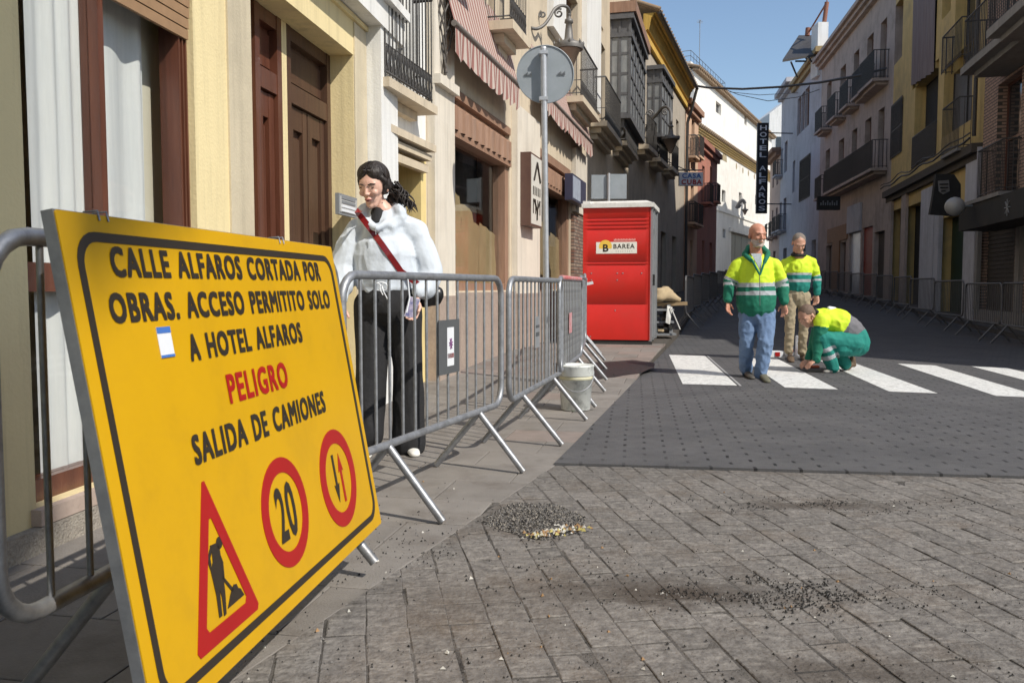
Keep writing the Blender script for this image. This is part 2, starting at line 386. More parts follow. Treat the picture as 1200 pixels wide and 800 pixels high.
def body_box(mb, fc, u0, u1, h1, dep=7, w=-.4, mi=0, h0=-.3):
    mb.fbox(fc, u0+.004, u1-.004, -dep, w, h0, h1, mi)
    mb.fbox(fc, u0+.004, u0+.05, w, -.004, h0, h1, mi); mb.fbox(fc, u1-.05, u1-.004, w, -.004, h0, h1, mi)
    mb.fbox(fc, u0+.05, u1-.05, w, -.004, h1-.02, h1, mi)

# ------------------------------------------------------------------ the ground
KA = (-.156, 3.852); KB = (.252, 4.977); KC = (3.9, 19.45)
def nrm(a, b): d = Vector((b[0]-a[0], b[1]-a[1])).normalized(); return (d.y, -d.x)
nK1, nK2 = nrm(KA, KB), nrm(KB, KC)
def kx(y): return KB[0]+(y-KB[1])*(.3627 if y < KB[1] else .2521)
EA = (.252, 4.985); nE = (.139, .990)           # near edge of the new asphalt
def ey(x): return EA[1]-.14*(x-EA[0])
mb = MB(); mb.quad((-600, -600, -.35), (600, -600, -.35), (600, 900, -.35), (-600, 900, -.35))
mb.build('ground', M('earth', (.16, .14, .12), (.10, .09, .08), .95, .5), kind='structure')

def asphalt_mat():
    m = M('imprinted_asphalt', (.064, .063, .066), (.098, .096, .099), .78, 1.6, .5, 240, dirt=(.13, .125, .12), dscale=2.2, damt=.35)
    n = m.node_tree.nodes; L = m.node_tree.links; b = n['Principled BSDF']
    tc = n.new('ShaderNodeTexCoord'); mp = n.new('ShaderNodeMapping'); mp.inputs['Rotation'].default_value = (0, 0, atan(.145))
    L.new(tc.outputs['Object'], mp.inputs[0]); sp = n.new('ShaderNodeSeparateXYZ'); L.new(mp.outputs[0], sp.inputs[0])
    def ma(op, a, b_, c=None):
        k = n.new('ShaderNodeMath'); k.operation = op
        for i, q in enumerate((a, b_)):
            if q is None: continue
            if isinstance(q, (int, float)): k.inputs[i].default_value = q
            else: L.new(q, k.inputs[i])
        return k.outputs[0]
    nz = n.new('ShaderNodeTexNoise'); nz.inputs['Scale'].default_value = 7; L.new(mp.outputs[0], nz.inputs[0])
    jit = ma('MULTIPLY', ma('SUBTRACT', nz.outputs[0], .5), .35)
    u = ma('ADD', ma('DIVIDE', sp.outputs['X'], .125), ma('MULTIPLY', jit, .5)); col = ma('FLOOR', u, None); fu = ma('ABSOLUTE', ma('SUBTRACT', ma('FRACT', u, None), .5), None)
    v = ma('ADD', ma('ADD', ma('DIVIDE', sp.outputs['Y'], .2), ma('MULTIPLY', ma('MODULO', ma('ADD', col, 400), 2), .5)), jit)
    fv = ma('ABSOLUTE', ma('SUBTRACT', ma('FRACT', v, None), .5), None)
    dot = ma('MULTIPLY', ma('LESS_THAN', fu, .075), ma('LESS_THAN', fv, .16))
    nz2 = n.new('ShaderNodeTexNoise'); nz2.inputs['Scale'].default_value = 1.1; nz2.inputs['Detail'].default_value = 4; L.new(mp.outputs[0], nz2.inputs[0])
    near = n.new('ShaderNodeMapRange'); L.new(nz2.outputs[0], near.inputs[0]); near.inputs[1].default_value = .3; near.inputs[2].default_value = .62; near.inputs[3].default_value = .25
    dot = ma('MULTIPLY', dot, near.outputs[0])
    row = ma('MULTIPLY', ma('LESS_THAN', ma('ABSOLUTE', ma('SUBTRACT', ma('FRACT', v, None), .5), None), .03), .18)
    tot = ma('MAXIMUM', dot, row)
    src = b.inputs['Base Color'].links[0].from_socket
    mx = n.new('ShaderNodeMixRGB'); mx.inputs[2].default_value = (.010, .010, .011, 1); L.new(tot, mx.inputs[0]); L.new(src, mx.inputs[1]); L.new(mx.outputs[0], b.inputs['Base Color'])
    bp = n.new('ShaderNodeBump'); bp.invert = True; bp.inputs['Strength'].default_value = .9; bp.inputs['Distance'].default_value = .008
    old = b.inputs['Normal'].links[0].from_socket; L.new(tot, bp.inputs['Height']); L.new(old, bp.inputs['Normal']); L.new(bp.outputs[0], b.inputs['Normal'])
    return m
m_asph = asphalt_mat()
ROADZ = .014
mb = MB(); ys = [4.2, 5, 5.6, 6.4, 7.2, 8, 9, 10, 11, 12, 13, 14.5, 16, 17, 18, 20, 24, 30, 40, 50, 60, 75, 95]
cols = 14
def rx(y): return .235*y+6.05 if y < 32 else 13.57+.16*(y-32)
def road_x(t, y):
    a = kx(y); b = max(rx(y), 9 if y < 9 else rx(y)); return a+(b-a)*t
vs = []
for i, y in enumerate(ys):
    for k in range(cols+1):
        x = road_x(k/cols, y); yy = y
        if i == 0: yy = ey(x) if x > EA[0] else EA[1]; 
        if i <= 3 and i > 0: yy = max(y, ey(x)+.02*i+.01)
        if i == 0: x = max(x, EA[0]) if k == 0 else x
        if i == 0 and k == 0: x, yy = EA[0], EA[1]
        vs.append((x, yy, g(yy)+ROADZ))
n = len(vs); fs = [(i*(cols+1)+k, i*(cols+1)+k+1, (i+1)*(cols+1)+k+1, (i+1)*(cols+1)+k) for i in range(len(ys)-1) for k in range(cols)]
mb.add(vs, fs)
mb.add([vs[k] for k in range(cols+1)]+[(vs[k][0], vs[k][1], -.06) for k in range(cols+1)], [(k, cols+1+k, cols+2+k, k+1) for k in range(cols)])
road = mb.build('asphalt_road', m_asph, kind='structure')
m_paint = M('white_road_paint', (.78, .78, .76), (.62, .62, .60), .7, 14, .6, 260, dirt=(.20, .20, .20), dscale=22, damt=.8)
zeb = [((784, 415.6), (826, 416.7), (863.8, 451.5), (800, 449.7)), ((868, 419), (910, 419.6), (982, 456), (920, 453.8)),
       ((960, 422), (998, 424), (1099, 460.7), (1042, 458.5)), ((1051.5, 425.8), (1096, 428), (1226, 466), (1167, 463.6)), ((1138, 429), (1180, 431), (1345, 470.5), (1290, 468))]
for q in zeb:
    pts = [gp(*p, ROADZ+.004) for p in q]; mb = MB(); N_ = 8
    mb.add([tuple(pts[3]), tuple(pts[2]), tuple(pts[1]), tuple(pts[0])], [(0, 1, 2, 3)])
    mb.build('crosswalk_stripe', m_paint, road)
# a lighter taped outline beside the first stripe
a, b = gp(829, 416.9, ROADZ+.004), gp(868, 451.9, ROADZ+.004); d = (b-a).normalized(); nn = Vector((d.y, -d.x, 0))*-.012
mb = MB(); mb.quad(a-nn, b-nn, b+nn, a+nn); mb.build('stripe_outline', M('grey_tape', (.35, .35, .35), rough=.6), road)

# cobbles: a sunken bed and the setts laid on it, rows running away to the left
mb = MB(); mb.add([(-1.6, 0, -.003), (9, 0, -.003), (9, 3.8, -.003), (EA[0]+.3, 4.96, -.003), (EA[0]-.02, 4.99, -.003), (kx(3.85)-.02, 3.85, -.003), (kx(0)-.02, 0, -.003)], [(1, 2, 3, 4, 5, 6)])
bed = mb.build('cobbled_street', M('joint_sand', (.018, .015, .013), (.17, .155, .14), .95, 5, 1, 150, detail=9), kind='structure')
def cobble_mat():
    m = M('worn_basalt_sett', (.085, .077, .071), (.225, .206, .187), .85, 26, 1, 48, rnd=.14, dirt=(.10, .07, .045), dscale=2.6, damt=.7, detail=9)
    n = m.node_tree.nodes; L = m.node_tree.links; b = n['Principled BSDF']
    tc = n.new('ShaderNodeTexCoord')
    # pale cement smears
    mp = n.new('ShaderNodeMapping'); mp.inputs['Scale'].default_value = (3, 9, 4); L.new(tc.outputs['Object'], mp.inputs[0])
    t = n.new('ShaderNodeTexNoise'); t.inputs['Scale'].default_value = 3.2; t.inputs['Detail'].default_value = 12; t.inputs['Roughness'].default_value = .75; L.new(mp.outputs[0], t.inputs[0])
    r = n.new('ShaderNodeValToRGB'); r.color_ramp.elements[0].position = .52; r.color_ramp.elements[1].position = .70
    r.color_ramp.elements[0].color = (0, 0, 0, 1); r.color_ramp.elements[1].color = (.6, .6, .6, 1); L.new(t.outputs[0], r.inputs[0])
    mx = n.new('ShaderNodeMixRGB'); mx.inputs[2].default_value = (.36, .335, .30, 1); L.new(r.outputs[0], mx.inputs[0])
    L.new(b.inputs['Base Color'].links[0].from_socket, mx.inputs[1]); L.new(mx.outputs[0], b.inputs['Base Color']); out = mx.outputs[0]
    t5 = n.new('ShaderNodeTexNoise'); t5.inputs['Scale'].default_value = 13; t5.inputs['Detail'].default_value = 10; t5.inputs['Roughness'].default_value = .8; L.new(tc.outputs['Object'], t5.inputs[0])
    r5 = n.new('ShaderNodeValToRGB'); r5.color_ramp.elements[0].position = .57; r5.color_ramp.elements[1].position = .66; r5.color_ramp.elements[0].color = (0, 0, 0, 1); r5.color_ramp.elements[1].color = (.75, .75, .75, 1); L.new(t5.outputs[0], r5.inputs[0])
    mx = n.new('ShaderNodeMixRGB'); mx.inputs[2].default_value = (.035, .031, .028, 1); L.new(r5.outputs[0], mx.inputs[0]); L.new(out, mx.inputs[1]); out = mx.outputs[0]
    # oil and tar stains where the street shows them
    for (px, py, sx, sy, dark) in [(800, 697, .32, .13, .85), (960, 592, .5, .10, .6), (590, 608, .25, .3, .5), (1000, 790, .4, .12, .6), (560, 700, .5, .2, .25), (745, 690, .5, .16, .55)]:
        q = gp(px, py); m2 = n.new('ShaderNodeMapping'); m2.inputs['Location'].default_value = (-q.x/sx, -q.y/sy, 0); m2.inputs['Scale'].default_value = (1/sx, 1/sy, 0)
        ad = n.new('ShaderNodeVectorMath'); ad.operation = 'ADD'; nz = n.new('ShaderNodeTexNoise'); nz.inputs['Scale'].default_value = 9; nz.inputs['Detail'].default_value = 8
        L.new(tc.outputs['Object'], nz.inputs[0]); sc = n.new('ShaderNodeVectorMath'); sc.operation = 'SCALE'; sc.inputs['Scale'].default_value = .25
        sb = n.new('ShaderNodeVectorMath'); sb.operation = 'SUBTRACT'; sb.inputs[1].default_value = (.5, .5, .5); L.new(nz.outputs['Color'], sb.inputs[0]); L.new(sb.outputs[0], sc.inputs[0])
        L.new(tc.outputs['Object'], ad.inputs[0]); L.new(sc.outputs[0], ad.inputs[1]); L.new(ad.outputs[0], m2.inputs[0])
        ln = n.new('ShaderNodeVectorMath'); ln.operation = 'LENGTH'; L.new(m2.outputs[0], ln.inputs[0])
        mr = n.new('ShaderNodeMapRange'); mr.inputs[1].default_value = 1.0; mr.inputs[2].default_value = .35; mr.inputs[4].default_value = dark; L.new(ln.outputs['Value'], mr.inputs[0])
        mx = n.new('ShaderNodeMixRGB'); mx.inputs[2].default_value = (.045, .032, .022, 1); L.new(mr.outputs[0], mx.inputs[0]); L.new(out, mx.inputs[1]); out = mx.outputs[0]
    L.new(out, b.inputs['Base Color'])
    return m
m_cob = cobble_mat()
d1 = Vector((-.175, 1)).normalized(); d2 = Vector((d1.y, -d1.x))
rows = []
for i in range(-8, 76):
    v = -1.2+random.uniform(0, .2)
    while v < 6.2:
        ln = random.uniform(.115, .20); rows.append((i*.128, v, ln)); v += ln
stones = []
for a0, v, ln in rows:
    j = lambda s=.004: random.uniform(-s, s)
    ga, gb, gc = random.choice((.0, .001, .003, .007)), random.choice((.0, .0005, .001, .003)), random.choice((.0003, .002, .004, .006))
    q = [(a0+ga+j(.003), v+gc+j(.003)), (a0+.128-gb+j(.003), v+gc+j(.003)), (a0+.128-gb+j(.003), v+ln+j(.003)), (a0+ga+j(.003), v+ln+j(.003))]
    q = [tuple(d2*x+d1*y) for x, y in q]
    q = clip(clip(q, KA, (-nK1[0], -nK1[1])), EA, nE)
    q = [p for k, p in enumerate(q) if (Vector(p)-Vector(q[k-1])).length > .003]
    if len(q) < 3 or area(q) < .0006: continue
    c = Vector((sum(p[0] for p in q)/len(q), sum(p[1] for p in q)/len(q)))
    if c.y < .9 or c.x > 8.5: continue
    px = 600+1000*c.x/c.y; py = 336+1050/c.y; stones.append((c.y+(100 if not (180 < px < 1215 and py < 815) else 0), q))
stones.sort(key=lambda s: s[0])
rest = MB()
for k, (_, q) in enumerate(stones):
    m_ = MB() if k < 300 else rest
    block(m_, q, lambda y: 0, .03, random.uniform(.002, .0055), tilt=(random.uniform(-.014, .014), random.uniform(-.01, .01)), dz=random.uniform(-.0025, .0025))
    if k < 300: m_.build('cobble', m_cob, bed)
rest.build('cobble', m_cob, bed, kind='stuff')

# left pavement slabs
mb = MB(); mb.add([(-2.7, 0, -.03), (kx(0)-.004, 0, -.03), (kx(3.852)-.004, 3.852, -.03), (kx(4.977)-.004, 4.977, -.03), (kx(8)-.004, 8, -.02), (-1.2, 8.05, -.02)], [tuple(range(6))])
yy = [8, 9, 10, 11, 12, 13, 14]; 
mb.add([(.25*y-3.2, y, gs(y)-.02) for y in yy]+[(kx(y)-.004, y, gs(y)-.02) for y in yy], [(i, i+7, i+8, i+1) for i in range(6)])
yy = [14, 17, 20, 24, 27.9, 35, 41.8, 46, 52, 60, 70]
lx = lambda y: .25*y-3.2 if y < 27.9 else (3.77+.33*(y-27.9) if y < 41.8 else 8.36+.42*(y-41.8))
n = len(yy); mb.add([(lx(y), y, gs(y)) for y in yy]+[(max(kx(y), lx(y)+.5), y, gs(y)) for y in yy]+[(max(kx(y), lx(y)+.5), y, gs(y)-.3) for y in yy], [(i, i+n, i+n+1, i+1) for i in range(n-1)]+[(i+n, i+2*n, i+2*n+1, i+n+1) for i in range(n-1)])
mb.add([(kx(y)-.004, y, gs(y)-.02) for y in (8, 9, 10, 11, 12, 13, 14)]+[(kx(y)-.004, y, -.1) for y in (8, 9, 10, 11, 12, 13, 14)], [(i, i+7, i+8, i+1) for i in range(6)])
pave = mb.build('left_pavement', M('pavement_bed', (.10, .085, .07), (.05, .045, .04), .95, 20), kind='structure')
m_slab = M('pavement_slab', (.235, .215, .195), (.185, .168, .152), .8, 5, .4, 110, rnd=.08, dirt=(.10, .08, .065), dscale=3.5, damt=.6, detail=9)
m_slabp = M('pink_pavement_slab', (.245, .20, .178), (.19, .158, .14), .8, 6, .4, 110, rnd=.12, dirt=(.12, .09, .07), dscale=3.5, damt=.5, detail=9)
dS = Vector((.2, 1)).normalized(); dT = Vector((dS.y, -dS.x)); nsl = 0
slabs = []
for i in range(0, 34):
    v = 1.5+i*.42
    for k in range(-12, 4):
        a0 = k*.6+(i % 2)*.3
        q = [tuple(dT*x+dS*y) for x, y in [(a0+.003, v+.003), (a0+.597, v+.003), (a0+.597, v+.417), (a0+.003, v+.417)]]
        q = clip(clip(clip(q, KA, nK1), KB, nK2), (0, 13.98), (0, 1))
        nf1 = nrm((-1.2, 8.05), (-2.55, -1)); nf2 = nrm((3.77, 27.9), (-1.2, 8.05))
        q = clip(clip(q, (-1.22, 8.05), nf1), (-1.22, 8.05), nf2) if q else q
        if len(q) < 3 or area(q) < .004: continue
        slabs.append((v, i, k, q))
for v, i, k, q in slabs:
    m_ = MB(); block(m_, q, gs, .03, .004, tilt=(random.uniform(-.003, .003), random.uniform(-.003, .003)))
    pink = random.random() < (.4 if v > 9 else .1)
    m_.build('paving_slab', m_slabp if pink else m_slab, pave)
# right pavement with kerb
yy = [3, 8, 12, 17, 20, 24, 28, 32, 38, 44, 50, 56, 63, 75]
mb = MB(); n = len(yy)
mb.add([(rx(y), y, g(y)-.3) for y in yy]+[(rx(y), y, g(y)+.11) for y in yy]+[(rx(y)+3, y, g(y)+.115) for y in yy], [(i, i+n, i+n+1, i+1) for i in range(n-1)]+[(i+n, i+2*n, i+2*n+1, i+n+1) for i in range(n-1)])
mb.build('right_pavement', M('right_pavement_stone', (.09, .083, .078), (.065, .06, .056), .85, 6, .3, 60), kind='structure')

# grit, crumbs and the heap of sweepings
def chips(mb, n, pos, smin, smax, mi):
    for _ in range(n):
        x, y, z = pos(); s = random.uniform(smin, smax); a = random.uniform(0, 6.28)
        pts = [(x+s*cos(a+t)*random.uniform(.6, 1.1), y+s*sin(a+t)*random.uniform(.6, 1.1), z-.002) for t in (0, 2.1, 4.2)]
        top = (x+random.uniform(-.3, .3)*s, y+random.uniform(-.3, .3)*s, z+s*random.uniform(.4, .9))
        mb.add(pts+[top], [(0, 1, 3), (1, 2, 3), (2, 0, 3), (2, 1, 0)], random.choice(mi))
m_gr = [M('tar_crumb', (.018, .017, .016), rough=.9), M('grey_grit', (.17, .16, .15), rough=.9), M('pale_grit', (.55, .53, .48), rough=.9), M('dry_leaf', (.34, .20, .09), (.22, .13, .06), .8, 30), M('yellow_leaf', (.42, .36, .12), rough=.8), M('dust_grit', (.30, .27, .23), rough=.9)]
mb = MB()
hp = [gp(*q) for q in [(558, 612), (598, 590), (650, 590), (686, 606), (684, 622), (640, 634), (596, 624)]]; hc = sum(hp, Vector())/len(hp)
def heap():
    i = random.randrange(len(hp)); a, b = hp[i]-hc, hp[(i+1) % len(hp)]-hc; r = random.random()**.55; t = random.random()
    q = hc+(a*(1-t)+b*t)*r; return q.x, q.y, .004+.018*(1-r)*random.random()
chips(mb, 5200, heap, .002, .0065, [0, 0, 1, 1, 1, 5])
def heapf():
    a, b = gp(625, 632), gp(682, 622); t = random.random(); q = a*(1-t)+b*t; return q.x+random.gauss(0, .03), q.y+random.gauss(0, .025), .012+random.random()*.012
chips(mb, 110, heapf, .004, .016, [3, 3, 4, 2, 2])
tag(mb.build('debris_heap', m_gr), 'swept heap of dark grit, litter and dry leaves beside the kerb line on the cobbles', 'debris')
mb = MB()
def scat():
    while True:
        px = random.uniform(230, 1210); py = 560+250*random.random()**.8
        q = gp(px, py)
        if noise.noise(Vector((q.x*1.6, q.y*2.2, 3))) > random.uniform(-.35, .5): return q.x, q.y, .003
chips(mb, 1100, scat, .0015, .006, [0, 0, 0, 0, 1, 1])
chips(mb, 60, scat, .004, .011, [2, 3])
for cx, cy, nn_, sx, sy in [(870, 693, 500, .22, .05), (960, 698, 400, .2, .05), (975, 592, 350, .3, .05), (440, 655, 120, .25, .12), (560, 640, 160, .2, .12), (1100, 745, 200, .5, .1)]:
    q = gp(cx, cy); 
    def pos_():
        while True:
            x, y = q.x+random.gauss(0, sx*1.3), q.y+random.gauss(0, sy*1.8)
            if noise.noise(Vector((x*7, y*9, 1.5))) > random.uniform(-.25, .35): return x, y, .003
    chips(mb, nn_, pos_, .0015, .0075, [0, 0, 0, 1])
o = mb.build('grit', m_gr, kind='stuff')
tag(o, 'dark grit and crumbs of asphalt scattered over the old cobbles', 'grit')

pp = [gp(*q, gs(9.5)) for q in [(646, 429), (697, 428.5), (740, 426.5), (764, 428), (768, 432), (752, 438), (720, 441.5), (697, 444.5), (660, 444)]]
mb = MB(); pc_ = sum(pp, Vector())/len(pp); N_ = 40; ringv = []
for i in range(N_):
    t = i/N_*len(pp); k = int(t); q = pp[k].lerp(pp[(k+1) % len(pp)], t-k); d = (q-pc_)*(1+.08*noise.noise(q*9)); q = pc_+d; ringv.append((q.x, q.y, gs(q.y)+.004))
mb.add([(pc_.x, pc_.y, gs(pc_.y)+.014)]+ringv, [(0, i+1, (i+1) % N_+1) for i in range(N_)])
tp_ = MB(); chips(mb, 260, lambda: (lambda a, b: (pc_.x+(pp[a].x-pc_.x)*b, pc_.y+(pp[a].y-pc_.y)*b, gs(9.5)+.01))(random.randrange(9), random.random()), .004, .012, [1, 2, 0])
tag(mb.build('tar_patch', [M('wet_tar', (.012, .010, .010), (.032, .024, .022), .6, 12, 1, 80), *m_gr[:2]]), 'black tarred patch of rubble on the pavement between bucket and toilet', 'tar patch')

# ------------------------------------------------------------------ left row of houses
FL1 = Fac((-2.55, -1), (-1.2, 8.05)); FL2 = Fac((-1.2, 8.05), (3.77, 27.9)); FL3 = Fac((3.77, 27.9), (8.36, 41.8))
FL4 = Fac((8.36, 41.8), (12.28, 51.6)); FL5 = Fac((17.85, 75), (27.8, 95))
FR1 = Fac((8.6, 8.7), (14.07, 32), False); FR2 = Fac((14.07, 32), (19.0, 62.8), False)

# --- yellow house
f = FL1; U = f.U
h1 = thing('yellow_house', 'pale yellow house with large shop window and deep doorway, nearest on the left', 'house', (-2, 4, 0))
wu0, wu1 = U(33), U(233); wh0, wh1 = .17, 2.62
pu0, pu1, ph = U(298), U(417), f.Hh(417, 67); ht = f.Hh(431, 34)
mb = MB(); wall(mb, f, -6, U(431), -.2, ht, [(wu0, wu1, wh0, wh1, .14), (pu0, pu1, .05, ph, .25)])
mb.fbox(f, -6, U(431), -.05, .03, ht-.05, ht-.012)
mb.build('wall', m_cream, h1)
for a_, b_ in ((U(271), pu0-.004), (pu1+.004, U(431)-.004)): mb = MB(); mb.fbox(f, a_, b_, -.05, .012, .05, ht-.06); mb.build('door_surround', m_beigeband, h1)
mb = MB(); mb.fbox(f, -6, U(431), -7, .0, ht+.25, 9.5); mb.fbox(f, -6, U(458), -.02, .16, ht, ht+.22); mb.fbox(f, -6, U(457), -.02, .22, ht+.22, ht+.3)
mb.build('upper_wall', m_white, h1)
mb = MB(); mb.fbox(f, -6, U(431)-.01, -7, -1.5, -.2, ht); mb.fbox(f, wu1+.35, pu0-.2, -1.6, -.3, -.2, ht)
mb.fbox(f, pu1+.06, U(431)-.01, -1.6, -.01, -.2, ht-.01); mb.fbox(f, -6, U(431)-.01, -1.6, -.15, ht-.02, ht+.26); mb.fbox(f, -6, wu0-.5, -1.6, -.02, -.2, ht)
mb.fbox(f, wu0-.5, wu1+.4, -1.5, -.16, -.2, .1); mb.fbox(f, pu0-.2, U(431)-.02, -1.5, -.42, -.2, ht)
mb.fbox(f, wu0-.5, wu1+.4, -1.5, -.18, 2.75, 2.8)
mb.build('inner_walls', m_cream, h1)
mb = MB(); mb.fbox(f, -6, pu0, .004, .05, -.2, .10); mb.build('plinth', m_plinth, h1)
mb = MB(); mb.fbox(f, wu0-.03, wu1+.03, -.13, .045, .104, .168); mb.build('window_sill', m_sill, h1)
# big window: frame, transoms, panes, blind box, curtains
wm0, wm1 = U(123.5, -.05), U(130, -.05)
mb = MB(); w0, w1 = -.14, -.06
mb.fbox(f, wu0, wu0+.07, w0, w1, wh0, wh1); mb.fbox(f, wu1-.10, wu1, w0, w1+.02, wh0, wh1)
for x in (wu1-.10, wu1-.065, wu1-.03): mb.fbox(f, x, x+.012, w1+.02, w1+.032, wh0, wh1-.01)
mb.fbox(f, wm0, wm1, w0, w1+.01, wh0+.09, wh1-.1); mb.fbox(f, wu0+.07, wu1-.10, w0, w1, wh0, wh0+.09); mb.fbox(f, wu0+.07, wu1-.10, w0, w1, wh1-.1, wh1)
for a, b in ((wu0+.07, wm0), ): mb.fbox(f, a, b, w0+.003, w1-.003, 1.03, 1.15)
win = mb.build('window', m_wood, h1)
mb = MB(); mb.fbox(f, wu0+.07, wm0, -.105, -.098, wh0+.09, 1.03); mb.fbox(f, wu0+.07, wm0, -.105, -.098, 1.15, wh1-.1); mb.build('pane', m_glass, win)
mb = MB(); mb.fbox(f, wm1, wu1-.10, -.105, -.098, wh0+.09, wh1-.1); mb.build('pane', m_glass, win)
mb = MB()
for i in range(5): mb.fbox(f, wm1, wu1-.02, -.02-.004*i, .0-.004*i, wh1-.04-.055*i, wh1+.01-.055*i)
mb.build('roller_blind', M('tan_blind', (.36, .22, .12), (.28, .17, .09), .6, 9), win)
def curtain(u0, u1, z0, z1, w, amp=.025, fr=38, tilt=0):
    mb = MB(); n = 60; vs = []
    for i in range(n+1):
        u = u0+(u1-u0)*i/n
        for z, k in ((z0, 1.0), ((z0+z1)/2, .8), (z1, .6)): vs.append(f.P(u+tilt*(z-z0), w+amp*k*sin(u*fr+sin(u*9)*2), z))
    mb.add(vs, [(i*3+j, (i+1)*3+j, (i+1)*3+j+1, i*3+j+1) for i in range(n) for j in (0, 1)], 0, True)
    return mb
curtain(f.U(37, -.15), f.U(126, -.15), wh0, wh1-.02, -.15, .016, 44).build('curtain', m_curtain, win)
curtain(f.U(118, -.17), f.U(176, -.17), wh0, wh1-.02, -.17, .022, 34).build('curtain', m_curtain, win)
curtain(f.U(166, -.23), f.U(243, -.23), wh0, wh1-.02, -.23, .006, 9).build('curtain', M('cream_blind', (.74, .70, .58), (.68, .63, .50), .9, 2), win)
# two doors in the porch
def panel_door(u0, u1, leaves, ztr, mat):
    mb = MB(); w0 = -.25; t = .075
    for a, b in ((u0, u0+t), (u1-t, u1)): mb.fbox(f, a, b, w0-.02, w0+.05, .05, ph-.002)
    mb.fbox(f, u0+t, u1-t, w0-.02, w0+.045, ztr, ztr+.14); mb.fbox(f, u0+t, u1-t, w0-.02, w0+.045, ph-.1, ph-.003)
    mb.fbox(f, u0+t, u1-t, w0-.05, w0-.02, .05, ph-.01); mb.fbox(f, u0+t, u1-t, w0-.02, w0-.008, ztr+.18, ph-.14)
    n = leaves; wd = (u1-u0-2*t)/n
    for k in range(n):
        a = u0+t+k*wd+.01; b = a+wd-.02
        for x0, x1 in ((a, a+.085), (b-.085, b)): mb.fbox(f, x0, x1, w0-.02, w0+.02, .06, ztr-.01)
        for z0, z1 in ((.06, .32), (1.0, 1.12), (ztr-.18, ztr-.012)): mb.fbox(f, a+.085, b-.085, w0-.02, w0+.017, z0, z1)
        for z0, z1 in ((.38, .94), (1.18, ztr-.24)): mb.fbox(f, a+.12, b-.12, w0-.02, w0+.006, z0, z1)
    d = mb.build('door', mat, h1); h = MB(); h.tube([f.P(u1-t-.06, w0+.02, 1.05), f.P(u1-t-.06, w0+.07, 1.05), f.P(u1-t-.06, w0+.07, 1.18)], .012, 6); h.build('handle', m_galv, d)
fw = -.25
a0, a1 = f.U(296, fw), f.U(327, fw); b0, b1 = f.U(333, fw), f.U(386, fw)
panel_door(max(a0, pu0+.003), a1, 1, 2.42, m_wood); panel_door(b0, min(b1, pu1-.003), 2, 2.42, m_doorwood)
mb = MB(); mb.fbox(f, a1+.003, b0-.003, -.4, -.2, .05, ph-.002); mb.build('pier', m_cream, h1)
# intercom
r = f.R(392, 226, 414, 256); tt = thing('door_intercom', 'grey metal intercom panel with buttons on the yellow wall beside the woman', 'intercom', tuple(f.P(r[0], 0, r[2])))
mb = MB(); mb.fbox(f, r[0], r[1], .004, .035, r[2], r[3]); mb.build('housing', m_greyplastic, tt)
mb = MB(); mb.fbox(f, r[0]+.02, r[1]-.02, .035, .04, r[2]+.02, r[3]-.02); mb.build('face_plate', M('light_grey_metal', (.58, .58, .56), (.5, .5, .49), .4, 20, metal=.2), tt)
for k in range(4):
    mb = MB(); z = r[2]+(r[3]-r[2])*(.16+.2*k); mb.fbox(f, r[0]+.05, r[1]-.07, .04, .045, z, z+.02); mb.build('button', m_stickw if k < 2 else m_greyplastic, tt)

# --- narrow white and ochre house with the iron balcony
h2 = thing('balcony_house', 'narrow house with white pilaster, ochre ground floor and ornate iron balcony', 'house', (-1.2, 8, 0))
mb = MB(); mb.fbox(FL1, U(431), U(451), -3, .14, -.1, 9.5); mb.build('pilaster', m_white, h2)
f = FL2; U = f.U; s0, s1 = U(466), U(494)
hb = f.Hh(515, 128, .22)
mb = MB(); wall(mb, f, -.45, U(500), -.1, hb-.5, [(s0, s1, .05, f.Hh(480, 172), .35)]); mb.build('wall', m_ochre, h2)
bd = (U(462), U(494), hb, hb+2.5)
mb = MB(); wall(mb, f, -.45, U(500), hb-.5, 9.5, [bd]); body_box(mb, f, 0, U(500), 9.5, 6, -.5); mb.build('upper_wall', m_white, h2)
panel(h2, f, (s0, s1, .05, f.Hh(480, 172)), m_doorwood, 'door', .35)
window(h2, f, bd, m_whiteplastic, m_glassdark, .2)
b_ = balcony(h2, f, -.43, U(514, .24), .24, hb, 1.05, m_shopcream, .26, 3, .085)
mb = MB()
for k, (wz, zz, th) in enumerate(((.16, hb-.36, .07), (.11, hb-.46, .06), (.07, hb-.56, .08))): mb.fbox(f, -.4, U(506, .1), .0, wz, zz-th, zz)
mb.build('moulding', m_shopcream, h2)

# --- shop building with awnings
h3 = thing('shop_building', 'cream building with two papered shopfronts, striped awnings and stone balconies', 'building', (0, 12, 0))
e0, e1 = U(500), U(712)
sh1 = (U(527), U(597), 1.0, 3.38); sh2 = (U(630), U(667), 1.0, 3.42)
dA = [(565, 26, 619), (657, 112, 700), (689, 141, 727)]
opens = [sh1+(.22,), sh2+(.22,)]
bals = []
bals.append((U(520), U(572, .4), 4.72))
for px, py, px2 in dA: bals.append((U(px), U(px2, .4), f.Hh(px, py)))
for a, b, h in bals: opens.append((a+.35, b-.35, h, h+2.3, .2))
opens.append((*f.R(697, 14, 707, 40), .3))
mb = MB(); wall(mb, f, e0, e1, -.1, 13.5, opens); body_box(mb, f, e0, e1, 13.5, 8, -.6); mb.build('wall', m_shopcream, h3)
for a, b, h in bals:
    balcony(h3, f, a, b, .42, h, 1.0, m_shopcream, .36, 3, .11); window(h3, f, (a+.35, b-.35, h, h+2.3), m_shopwood, m_glassdark, .2, 1, 1)
window(h3, f, opens[-1][:4], m_wood, m_glassdark, .3, 0)
